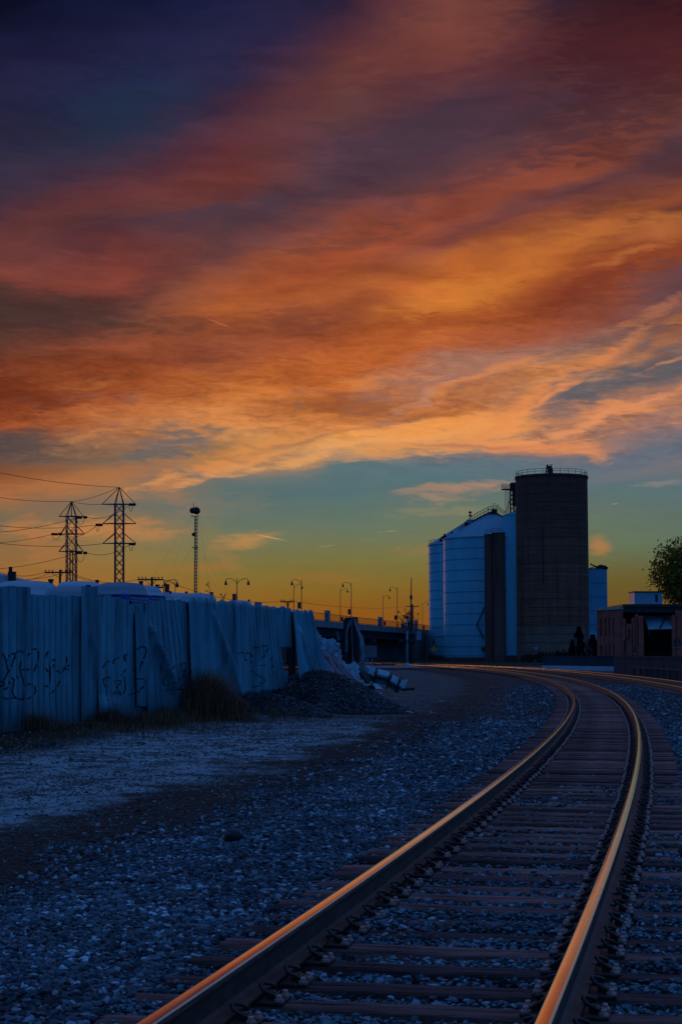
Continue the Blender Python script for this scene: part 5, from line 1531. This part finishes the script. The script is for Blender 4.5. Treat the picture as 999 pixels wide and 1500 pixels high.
# ------------------------------------------------------------------ wreckage at the fence's far end
M_TARP = mat('pale torn sheeting', (0.20, 0.40, 0.47), .55, var=.45, scale=1.6, bump=.6, bscale=5)
M_PANELB = mat('pale insulated panel', (0.26, 0.48, 0.54), .6, var=.3, scale=1.2)
M_MAUVE = mat('scuffed ribbed sheet', (0.26, 0.21, 0.24), .4, .3, var=.3, scale=3)
M_EARTH = mat('rusty earth', (0.11, 0.06, 0.045), .95, var=.4, scale=2, bump=1, bscale=5)
def crumple(name, label, cat, quad, mt, nu=28, nv=28, amp=.12, ribs=0, ribamp=.03, scale=2.0, seed=0, thick=.01, bulge=0.0):
    P = []
    A, B, C_, D = [Vector(q) for q in quad]                # top-left, top-right, bottom-right, bottom-left
    n = (B - A).cross(D - A).normalized()
    if n.y > 0: n = -n
    for i in range(nu + 1):
        u = i / nu
        for j in range(nv + 1):
            v = j / nv
            p = (A * (1 - u) + B * u) * (1 - v) + (D * (1 - u) + C_ * u) * v
            h = amp * (abs(2 * float(vnoise(u * 3 + v, v * 3, scale, seed)) - 1) + .5 * abs(2 * float(vnoise(u * 7, v * 7 - u * 2, scale, seed + 3)) - 1) - .6)
            h += bulge * math.sin(math.pi * u) * math.sin(math.pi * min(1, v * 1.1))
            if ribs: h += ribamp * (.5 - .5 * math.cos(2 * math.pi * u * ribs))
            e = amp * .6 * (float(vnoise(u * 5, v * 5, 1.7, seed + 7)) - .5) * (1 if 0 < i < nu else 1.6)
            P.append(p + n * h + (B - A).normalized() * e + Vector((0, 0, e * .6)))
    m = MB(); m.grid(P, nu + 1, nv + 1)
    o = m.build(name, mt, solid=thick)
    return tag(centred(o), label, cat)
Yw = 58.0
def W(px, py, dy=0.0): return at(px, py, Yw + dy)
crumple('fallen_metal_sheet', 'ribbed mauve metal sheet slumped over the gravel heap', 'metal sheet', (W(462, 955, .5), W(486, 961, .6), W(531, 1006, -1.2), W(503, 1014, -2)), M_MAUVE, 84, 24, .10, 4, .16, 1.4, 1)
crumple('torn_tarpaulin', 'crumpled pale tarpaulin piled behind the slumped ribbed sheet', 'tarpaulin', (W(463, 928, 5), W(497, 944, 5), W(504, 985, 2), W(470, 982, 3)), M_TARP, 30, 30, .30, 0, 0, 1.6, 4, bulge=.3)
crumple('plastic_sheeting', 'smooth pale bulge of plastic sheeting at the foot of the torn frame', 'plastic sheeting', (W(497, 974, 2), W(528, 975, 2), W(533, 1004, -.5), W(512, 1004, -.5)), M_TARP, 26, 26, .16, 0, 0, 1.5, 8, bulge=.35)
crumple('torn_metal_strip', 'small jagged pale scrap standing at the edge of the last fence sheet', 'metal scrap', (W(466, 929, 4), W(473, 934, 4), W(478, 952, 3.5), W(463, 950, 3.5)), M_TARP, 12, 12, .1, 0, 0, 2, 12)
crumple('crushed_metal_sheet', 'crushed pale sheet lying between ribbed sheet and torn frame', 'metal sheet', (W(484, 958, 3), W(503, 968, 3), W(515, 990, 1), W(492, 978, 1.5)), M_SHINY, 40, 20, .16, 5, .06, 1.8, 21)
crumple('fallen_cladding_sheet', 'bright edged cladding sheet fallen in front of the torn frame', 'metal sheet', (W(512, 985, 1.2), W(524, 984, 1.5), W(545, 1003, -.8), W(534, 1008, -1.2)), M_SHINY, 30, 14, .07, 4, .05, 1.3, 25)
# the torn frame
M_STRIP = mat('torn lining', (0.12, 0.15, 0.17), .7, var=.4, scale=3)
root = thing('ruined_doorway', 'tall dark ruined door frame hung with torn pale strips, between fence and bridge', 'ruined frame', tuple(W(515, 990, 3)))
m = MB()
for (x0, y0, x1, y1) in ((504, 906, 511, 985), (518.5, 904, 524, 985)):
    a, b = W(x0, y1, 3), W(x1, y0, 3); m.box(((a.x + b.x) / 2, Yw + 3, (b.z - .3) / 2), (b.x - a.x, .4, b.z + .3))
a, b = W(505, 914, 3), W(523, 904.5, 3); m.box(((a.x + b.x) / 2, Yw + 3.01, (a.z + b.z) / 2), (b.x - a.x, .36, b.z - a.z))
a, b = W(508, 990, 3.2), W(520, 912, 3.2); m.box(((a.x + b.x) / 2, Yw + 3.3, (a.z + b.z) / 2), (b.x - a.x, .15, b.z - a.z))
a, b = W(500, 990, 3.2), W(505, 918, 3.2); m.box(((a.x + b.x) / 2, Yw + 3.3, (a.z + b.z) / 2 - .2), (b.x - a.x, .15, b.z - a.z - .3))
a, b = W(503, 990, 3.4), W(525, 908, 3.4); m.box(((a.x + b.x) / 2, Yw + 3.6, (a.z + b.z) / 2), (b.x - a.x, .1, b.z - a.z))
m.build('dark_frame', M_BLACK, root)
def strip(pts, w, seed, mt):
    m = MB(); P = []
    pts = [Vector(p) for p in pts]
    q = []
    for a, b in zip(pts[:-1], pts[1:]):
        for t in np.linspace(0, 1, 8)[:-1]: q.append(a.lerp(b, t))
    q.append(pts[-1])
    for i, p in enumerate(q):
        ww = w * (.6 + .8 * float(vnoise(i * .3, seed, 1, seed))); tw = 1.2 * (float(vnoise(i * .2, seed, 1, seed + 5)) - .5)
        for s in (-1, -.3, .3, 1): P.append(p + Vector((s * ww / 2 * math.cos(tw), s * ww / 2 * math.sin(tw) - .05 * (1 - s * s), 0)))
    m.grid(P, len(q), 4)
    m.build('torn_strip', mt, root, solid=.008)
strip([W(513, 909, 2.4), W(508, 926, 2.2), W(507.5, 955, 2.2)], .08, 3, M_STRIP)
strip([W(515, 905, 2.3), W(515.5, 930, 2.2), W(517, 975, 2.3)], .06, 5, M_STRIP)
strip([W(519, 906, 2.4), W(524, 922, 2), W(530, 935, 1.6), W(531, 960, 1.2), W(528, 988, 1)], .13, 9, M_STRIP)
strip([W(527, 930, 2.0), W(531, 945, 1.4), W(533, 975, .8), W(536, 990, .6)], .12, 14, M_STRIP)
strip([W(494, 925, 3), W(496, 933, 3), W(497, 938, 3)], .10, 17, M_STRIP)
# the broken panel lying on the ground
root = thing('broken_wall_panel', 'broken pale wall panel with dark straps lying on the yard, right of the torn frame', 'wall panel', tuple(W(566, 1010)))
A, B = W(540, 987), W(590, 1005)
d = (B - A); M = Matrix.Rotation(0, 3, 'Z')
ax = d.normalized(); ay = Vector((0.25, 1, .1)); ay = (ay - ax * ay.dot(ax)).normalized(); az_ = ax.cross(ay)
M = Matrix((ax, ay, az_)).transposed(); L = d.length
def pb(t, up, fw): return A + ax * (L * t) + az_ * up + ay * fw
for (t0, t1, h, dz) in ((.0, .16, .40, 0), (.19, .56, .44, .04), (.60, .98, .40, -.03)):
    Mt = M @ Matrix.Rotation({0.0: .35, .19: -.10, .60: .16}[t0], 3, 'Y') @ Matrix.Rotation({0.0: .5, .19: .28, .60: .45}[t0], 3, 'X')
    m = MB(); m.box(pb((t0 + t1) / 2, dz, .1), (L * (t1 - t0), .42, h * .80), M=Mt, bev=.02); m.build('panel_board', M_PANELB, root)
    m = MB(); m.box(pb((t0 + t1) / 2, dz + h * .1, -.02), (L * (t1 - t0) * .9, .44, .03), M=Mt); m.build('batten', M_BLACK, root)
for t in (.175, .58, .86):
    m = MB(); m.box(pb(t, 0, .02), (.06, .74, .5), M=M); m.build('strap', M_BLACK, root)
m = MB(); m.bar(pb(.99, -.15, -.4), pb(1.03, .28, -.1), .10, .03); m.build('bent_flange', M_PANELB, root)
m = MB(); m.bar(W(531, 985, -.3), W(546, 1008, -.6), .35, .12); m.bar(W(540, 992, .4), W(552, 1008, -.6), .25, .1); m.build('broken_batten', M_BLACK, root)
crumple('panel_offcut', 'small pale triangular offcut tucked under the broken wall panel', 'panel offcut', (W(545, 1000, -.6), W(556, 1003, -.6), W(560, 1010, -1.2), W(550, 1009, -1.2)), M_PANELB, 8, 8, .05, 0, 0, 2, 2)
crumple('curled_panel_sheet', 'curled pale sheet leaning behind the broken wall panel', 'panel offcut', (W(538, 975, 1), W(553, 981, 1), W(556, 990, .6), W(541, 986, .6)), M_PANELB, 10, 10, .1, 0, 0, 2, 5)
m = MB()
m.bar(W(588, 1010.5, -.8) , W(606, 1009, -.6), .12, .09)
tag(centred(m.build('timber_offcut', M_BLACK)), 'thin dark timber lying beyond the end of the broken wall panel', 'timber')

SCR = 'pale torn scraps strewn around the wreckage'
for (px, py, w, h, dy, sd) in ((478, 972, 9, 10, 1, 31), (490, 983, 12, 9, .2, 32), (508, 998, 10, 8, -.8, 33), (525, 996, 9, 9, -.5, 34), (538, 1012, 10, 5, -1.5, 35), (470, 944, 8, 9, 4, 36), (486, 950, 10, 8, 4, 37), (500, 958, 8, 10, 3.5, 38)):
    g = random.Random(sd)
    def J(a, b, d): return W(px + a * w * g.uniform(.6, 1.3), py + b * h * g.uniform(.6, 1.3), dy + d * g.uniform(.2, .9))
    crumple('sheet_scrap', 'crumpled pale scrap of sheeting among the wreckage between fence end and torn frame', 'scrap', (J(-.6, -.6, 1), J(.6, -.4, 1), J(.7, .6, -.6), J(-.5, .5, -.6)), g.choice([M_TARP, M_SHINY, M_PANELB]), 14, 14, .10, g.choice([0, 3]), .05, 2.2, sd)['group'] = SCR
# heaps
def heap(name, label, cat, c, rx, ry, h, mt, n_st, smin, smax, seed, kind=None):
    nr, na = 22, 48; V_ = []; Fq = []
    for i in range(nr + 1):
        t = i / nr
        for k in range(na):
            a = 2 * math.pi * k / na
            rr = t * (1 + .22 * (float(vnoise(math.cos(a) * 2, math.sin(a) * 2, 1, seed)) - .5))
            x = c[0] + rx * rr * math.cos(a); y = c[1] + ry * rr * math.sin(a)
            z = h * max(0, (1 - t * t) ** 1.5) + .12 * (float(vnoise(x, y, 2.0, seed)) - .5) * (1 - t)
            V_.append((x, y, float(height(x, y)) - .03 + z))
    for i in range(nr):
        for k in range(na): Fq.append((i * na + k, i * na + (k + 1) % na, (i + 1) * na + (k + 1) % na, (i + 1) * na + k))
    t = np.sqrt(rng.random(n_st)); a = rng.random(n_st) * 2 * np.pi
    x = c[0] + rx * t * np.cos(a); y = c[1] + ry * t * np.sin(a)
    z = height(x, y) + h * np.maximum(0, (1 - t * t) ** 1.5)
    z = z + .045
    s = smin + (smax - smin) * rng.random(n_st) ** 2
    SV, SF = rocks(np.stack([x, y, z], 1), s)
    m = MB(); m.add(V_, Fq); o = len(m.v)
    m.v.extend(map(tuple, SV.tolist()))
    for f in SF.tolist(): m.face(f[0] + o, f[1] + o, f[2] + o)
    ob = m.build(name, mt)
    return tag(centred(ob), label, cat)
p = at(474, 957, 48.5)
heap('gravel_pile', 'rounded heap of dark gravel at the foot of the leaning fence end', 'gravel pile', (p.x, 48.5), 2.75, 2.6, .92, stone_material('heaped dark gravel', (0.03, 0.03, 0.034), (0.10, 0.10, 0.11), (0.26, 0.26, 0.27)), 7000, .018, .05, 3)
p = at(395, 957, 44.5)
heap('gravel_bank', 'low spread of dark gravel under the hole in the fence', 'gravel pile', (p.x, 45.0), 1.7, 1.5, .38, stone_material('spilled dark gravel', (0.03, 0.03, 0.034), (0.09, 0.09, 0.10), (0.22, 0.22, 0.23)), 2500, .02, .05, 5)
p = at(531, 957, 54)
heap('dirt_heap', 'small rust brown dirt heap between ribbed sheet and broken wall panel', 'dirt heap', (p.x, 54.5), .42, .6, .42, M_EARTH, 200, .02, .05, 7)

# ------------------------------------------------------------------ dry weeds along the fence
def weed_material(name, a, b):
    m = bpy.data.materials.new(name); m.use_nodes = True
    N = NT(m.node_tree); bs = N.n['Principled BSDF']
    g = N.n.new('ShaderNodeNewGeometry')
    N.l.new(N.ramp(g.outputs['Random Per Island'], [(0, (*a, 1)), (1, (*b, 1))]), bs.inputs['Base Color'])
    bs.inputs['Roughness'].default_value = .9; bs.inputs['Specular IOR Level'].default_value = .1
    return m
M_WEED = weed_material('dry weeds', (0.09, 0.045, 0.024), (0.38, 0.19, 0.10))
M_BUSH = weed_material('rusty dead bush', (0.12, 0.05, 0.03), (0.48, 0.21, 0.12))
M_TWIG = weed_material('dead twigs', (0.07, 0.036, 0.024), (0.30, 0.15, 0.095))
def blades(base, hgt, lean, w):
    """Thin tapering stalks; base (n,3)."""
    n = len(base); a = rng.random(n) * 2 * np.pi; l = lean * rng.random(n); h = hgt * (.4 + .6 * rng.random(n))
    d = np.stack([np.cos(a) * l, np.sin(a) * l, np.ones(n)], 1)
    side = np.stack([np.cos(a + 1.57 + rng.random(n)), np.sin(a + 1.57), np.zeros(n)], 1) * (w * (.5 + rng.random(n)))[:, None]
    mid = base + d * (h * .55)[:, None] * np.array([.35, .35, 1]); tip = base + d * h[:, None]
    V_ = np.stack([base - side, base + side, mid + side * .7, mid - side * .7, tip], 1)
    q = (np.arange(n) * 5)[:, None]
    F3 = np.concatenate([q + np.array([[0, 1, 2]]), q + np.array([[0, 2, 3]]), q + np.array([[3, 2, 4]])])
    return V_.reshape(-1, 3), F3
n = 15000
a = rng.random(n) * 21 - 4; nn = .25 + np.abs(rng.normal(0, .75, n)); x = FO[0] + FD[0] * a + FN[0] * nn; y = FO[1] + FD[1] * a + FN[1] * nn
keep = vnoise(x, y, .9, 41) > .25 + .25 * smooth(11, 14, a); x, y = x[keep], y[keep]
V_, F_ = blades(np.stack([x, y, height(x, y) - .02], 1), .32 * np.ones(len(x)) * (.6 + .8 * vnoise(x, y, .5, 42)), .8, .006)
tag(fast_mesh('dry_grass', V_, F_, M_WEED), kind='stuff')
def bush(name, label, px, py, Y, wx, h, n, mt, lean=.9, ww=.007, group=None):
    p = at(px, py, Y); c = rng.normal(0, 1, (n, 2)) * np.array([wx * .42, .3])
    base = np.stack([p.x + c[:, 0], Y + c[:, 1], height(p.x + c[:, 0], Y + c[:, 1]) - .03 + rng.random(n) * h * .35], 1)
    hh = h * np.exp(-(c[:, 0] / (wx * .55)) ** 2)
    V_, F_ = blades(base, hh, lean, ww)
    return tag(centred(fast_mesh(name, V_, F_, mt)), label, 'bush', group)
bush('dry_bush', 'large tangled dead bush against the creased fence sheets', 306, 1035, 41.0, 1.35, 1.15, 5200, M_BUSH, .95)
bush('dry_bush', 'low dark dead bush on the bank below the raised cover sheet', 155, 1062, 36.8, 1.1, .42, 1800, M_TWIG, .9)
bush('dry_bush', 'thin dry clump at the foot of the leftmost sheets', 50, 1075, 34.2, 1.0, .40, 1300, M_WEED, .7)
bush('dry_bush', 'rounded dry clump at the right end of the dead bush row', 343, 1033, 43.0, .7, .45, 1400, M_TWIG, .8)
bush('dry_bush', 'small dry clump between cover sheet and creased sheets', 235, 1052, 39.6, .8, .40, 1200, M_WEED, .8)
# stems over the fence
def sprig(px, Y, top, label, branches):
    o = at(px, 890, Y); m = MB(); zt = at(px, top, Y).z; m.sm = True
    z0 = o.z
    for (dx0, dz0, dx1, dz1) in branches:
        H = zt - z0; m.tube([(o.x + dx0, Y, z0 + dz0 * H), (o.x + (dx0 + dx1) / 2 + .01, Y + .03, z0 + (dz0 + dz1) / 2 * H), (o.x + dx1, Y, z0 + dz1 * H)], [.010, .008, .005], 5)
        for _ in range(3): 
            q = (o.x + dx1 + random.uniform(-.03, .03), Y, z0 + dz1 * H + random.uniform(-.03, .03)); m.lathe(q, [(0, -.02), (.018, 0), (0, .02)], 5)
    m.tube([(o.x, Y, height(o.x, Y) - .05), (o.x, Y, z0 + .02)], .012, 5)
    return tag(centred(m.build('dry_weed', M_TWIG)), label, 'weed')
sprig(310, 50, 855, 'taller dry weed stem standing above the last toilet roof', [(0, 0, -.02, .35), (-.02, .35, -.10, 1.0), (-.05, .6, -.16, .72), (-.08, .85, -.14, .95), (-.02, .3, .03, .5)])
sprig(326, 46, 870, 'shorter forked dry weed stem above the fence top', [(0, 0, 0, .5), (0, .5, -.05, 1.0), (0, .45, .06, .95), (.02, .6, .03, .8)])

# ------------------------------------------------------------------ trees and shrubs
def leaves(c, rad, n, size, squash=(1, 1, 1), clump=14, seed=0, hollow=.35):
    g = np.random.default_rng(seed)
    k = max(4, n // clump)
    u = g.normal(size=(k, 3)); u /= np.linalg.norm(u, axis=1)[:, None]
    rr = (hollow + (1 - hollow) * g.random(k) ** .6)[:, None]
    cl = u * rr * np.array(rad) * (0.72 + .45 * g.random(k))[:, None]
    ci = g.integers(0, k, n)
    P = cl[ci] + g.normal(size=(n, 3)) * np.array(rad).mean() * .085 + np.array(c)
    e1 = g.normal(size=(n, 3)); e1 /= np.linalg.norm(e1, axis=1)[:, None]
    e2 = np.cross(e1, g.normal(size=(n, 3))); e2 /= np.linalg.norm(e2, axis=1)[:, None]
    s = size * (.6 + .8 * g.random(n))[:, None]
    V_ = np.stack([P - e1 * s, P + e2 * s * .55, P + e1 * s, P - e2 * s * .55], 1).reshape(-1, 3)
    F4 = np.arange(n * 4).reshape(n, 4)
    return V_, F4, cl + np.array(c)
def tree(name, label, base, h, crown_c, rad, n, leaf, mt, trunk_r, seed, group=None, branchy=26, bark=None):
    root = thing(name, label, 'tree', tuple(base), group)
    V_, F4, cl = leaves(crown_c, rad, n, leaf, seed=seed)
    o = fast_mesh('crown', V_ - np.array(base), F4, mt, 4); o.parent = root
    m = MB(); m.sm = True
    b = Vector(base); cc = Vector(crown_c)
    m.tube([b, b.lerp(cc, .5) + Vector((.1, 0, 0)), cc], [trunk_r, trunk_r * .7, trunk_r * .35], 8)
    g = random.Random(seed)
    for q in cl[:branchy]:
        q = Vector(q); s = b.lerp(cc, g.uniform(.45, .95)); mid = s.lerp(q, .5) + Vector((0, 0, .12 * (q - s).length))
        m.tube([s, mid, q], [trunk_r * .32, trunk_r * .18, trunk_r * .06], 5)
    m.build('trunk', bark or M_POLE, root)
    return root
def leaf_mat(name, a, b, trans=.15):
    m = weed_material(name, a, b); bs = m.node_tree.nodes['Principled BSDF']
    if trans:
        N = NT(m.node_tree); tr = N.n.new('ShaderNodeBsdfTranslucent'); N.l.new(bs.inputs['Base Color'].links[0].from_socket, tr.inputs[0])
        ms = N.n.new('ShaderNodeMixShader'); ms.inputs[0].default_value = .62
        N.l.new(bs.outputs[0], ms.inputs[1]); N.l.new(tr.outputs[0], ms.inputs[2]); N.l.new(ms.outputs[0], N.n['Material Output'].inputs[0])
    return m
M_LEAF = leaf_mat('autumn leaves', (0.20, 0.14, 0.02), (0.52, 0.33, 0.06))
M_CON = leaf_mat('dark evergreen', (0.012, 0.020, 0.012), (0.035, 0.05, 0.028), 0)
Y = 236.0; c = at(1014, 843, Y)
tree('broadleaf_tree', 'thinly leaved yellow green tree behind the brick building at the right edge', (c.x, Y, 0), 18, (c.x, Y, c.z), (5.9, 4.6, 5.2), 15000, .22, M_LEAF, .4, 5, branchy=110)
def evergreen(px, top, bot, w, Y, label, seed):
    b = at(px, bot, Y); t = at(px, top, Y); base = (b.x, Y, max(0, b.z - .3)); H = t.z - base[2]
    root = thing('evergreen_shrub', label, 'shrub', base, 'dark evergreens at the foot of the concrete silo')
    g = np.random.default_rng(seed); n = 2200
    z = g.random(n) ** .8; R = w * Y / F / 2 * (1 - .92 * z ** 2.2) * (.7 + .5 * g.random(n)) * (.8 + .4 * np.sin(z * 23 + g.random() * 6) * .5); a = g.random(n) * 2 * np.pi
    P = np.stack([R * np.cos(a), R * np.sin(a), .15 + z * (H - .15)], 1)
    e1 = np.stack([np.cos(a), np.sin(a), .5 + .4 * g.random(n)], 1); e2 = g.normal(size=(n, 3)) * .5
    s = .22
    V_ = np.stack([P - e1 * s, P + e2 * s * .4, P + e1 * s, P - e2 * s * .4], 1).reshape(-1, 3)
    o = fast_mesh('foliage', V_, np.arange(n * 4).reshape(n, 4), M_CON, 4); o.parent = root
    m = MB(); m.tube([base, (base[0], base[1], base[2] + H * .8)], [.12, .03], 6); m.build('trunk', M_POLE, root)
evergreen(848, 919, 970, 21, 225, 'tallest pointed evergreen before the foot of the concrete silo', 1)
evergreen(839, 938, 970, 14, 224, 'shorter evergreen on the left of the tallest one', 2)
evergreen(868, 930, 966, 20, 235, 'broad dark evergreen between the rusty signal post and the brick building', 3)
evergreen(877, 936, 966, 14, 236, 'small evergreen touching the brick building corner', 4)
Y = 310.0
for i, (px, w, h, lab) in enumerate(((795, 30, 1.6, 'low dark shrub along the foot of the concrete silo'), (822, 26, 1.9, 'rounder dark shrub under the right half of the concrete silo'), (772, 22, 1.2, 'small dark shrub under the left edge of the concrete silo'))):
    b = at(px, 968, Y); V_, F4, cl = leaves((b.x, Y, h * .5), (w * Y / F / 2, 1.2, h * .6), 1100, .2, seed=60 + i)
    tag(centred(fast_mesh('low_shrub', V_, F4, M_CON, 4)), lab, 'shrub', 'low shrubs before the silos')
c = at(600, 908, 395)
tree('bare_tree', 'thin bare tree beyond the bridge end, behind the crossing signal', (c.x, 400, 0), 9, (c.x, 400, c.z), (3.0, 2.4, 2.6), 700, .16, M_TWIG, .18, 9, branchy=80)

# ------------------------------------------------------------------ a few small things on the ground
def rock(name, label, px, py, size, mt, flat=.75, cat='stone'):
    x, f, u = ray(px, py); Y = (CAM_Z + .05) * f / -u; p = at(px, py, Y)
    V_, F_ = rocks(np.array([[p.x, Y, float(height(p.x, Y)) + size * .45]]), np.array([size]), flat)
    _b = bmesh.new(); 
    me = fast_mesh(name, V_, F_, mt); _b.from_mesh(me.data); bmesh.ops.subdivide_edges(_b, edges=_b.edges[:], cuts=1, use_grid_fill=True, smooth=.6); _b.to_mesh(me.data); _b.free()
    return tag(centred(me), label, cat)
rock('dark_stone', 'fist sized black stone lying alone on the blue grey gravel', 345, 1236, .08, M_BLACK, .85)
M_ORL = mat('orange fallen leaf', (0.55, 0.14, 0.03), .7); M_REDL = mat('red fallen leaf', (0.35, 0.03, 0.02), .7); M_PALE = mat('pale litter', (0.6, 0.58, 0.56), .7)
def leaf(px, py, s, mt, label, name='fallen_leaf', cat='leaf', dz=.035):
    x, f, u = ray(px, py); Y = (CAM_Z + .02) * f / -u; p = at(px, py, Y); z = float(height(p.x, Y)) + dz
    m = MB(); g = random.Random(int(px))
    pts = []
    for k in range(9):
        a = 2 * math.pi * k / 9; r = s * (.6 + .5 * g.random()); pts.append((p.x + r * math.cos(a), Y + r * math.sin(a) * .8, z + s * (.5 + .6 * g.random())))
    m.add([(p.x, Y, z + .01)] + pts, [(0, 1 + k, 1 + (k + 1) % 9) for k in range(9)])
    return tag(centred(m.build(name, mt, solid=.0015)), label, cat)
leaf(467, 1226, .030, M_ORL, 'orange fallen leaf on the crushed stone, right of the black stone')
leaf(203, 1184, .048, M_REDL, 'red fallen leaf in the brown strip of the yard')
leaf(915, 1015, .22, M_PALE, 'pale scrap lying between the two tracks', 'litter', 'litter', .05)
leaf(556, 1018, .16, M_PALE, 'pale scrap on the yard below the broken wall panel', 'litter', 'litter')
leaf(601, 1047, .14, M_PALE, 'flattened pale scrap out in the open yard', 'litter', 'litter')
leaf(582, 1031, .12, M_PALE, 'small pale scrap beside the end of the panel', 'litter', 'litter')
# weld mark on the outer rail, as on the photo
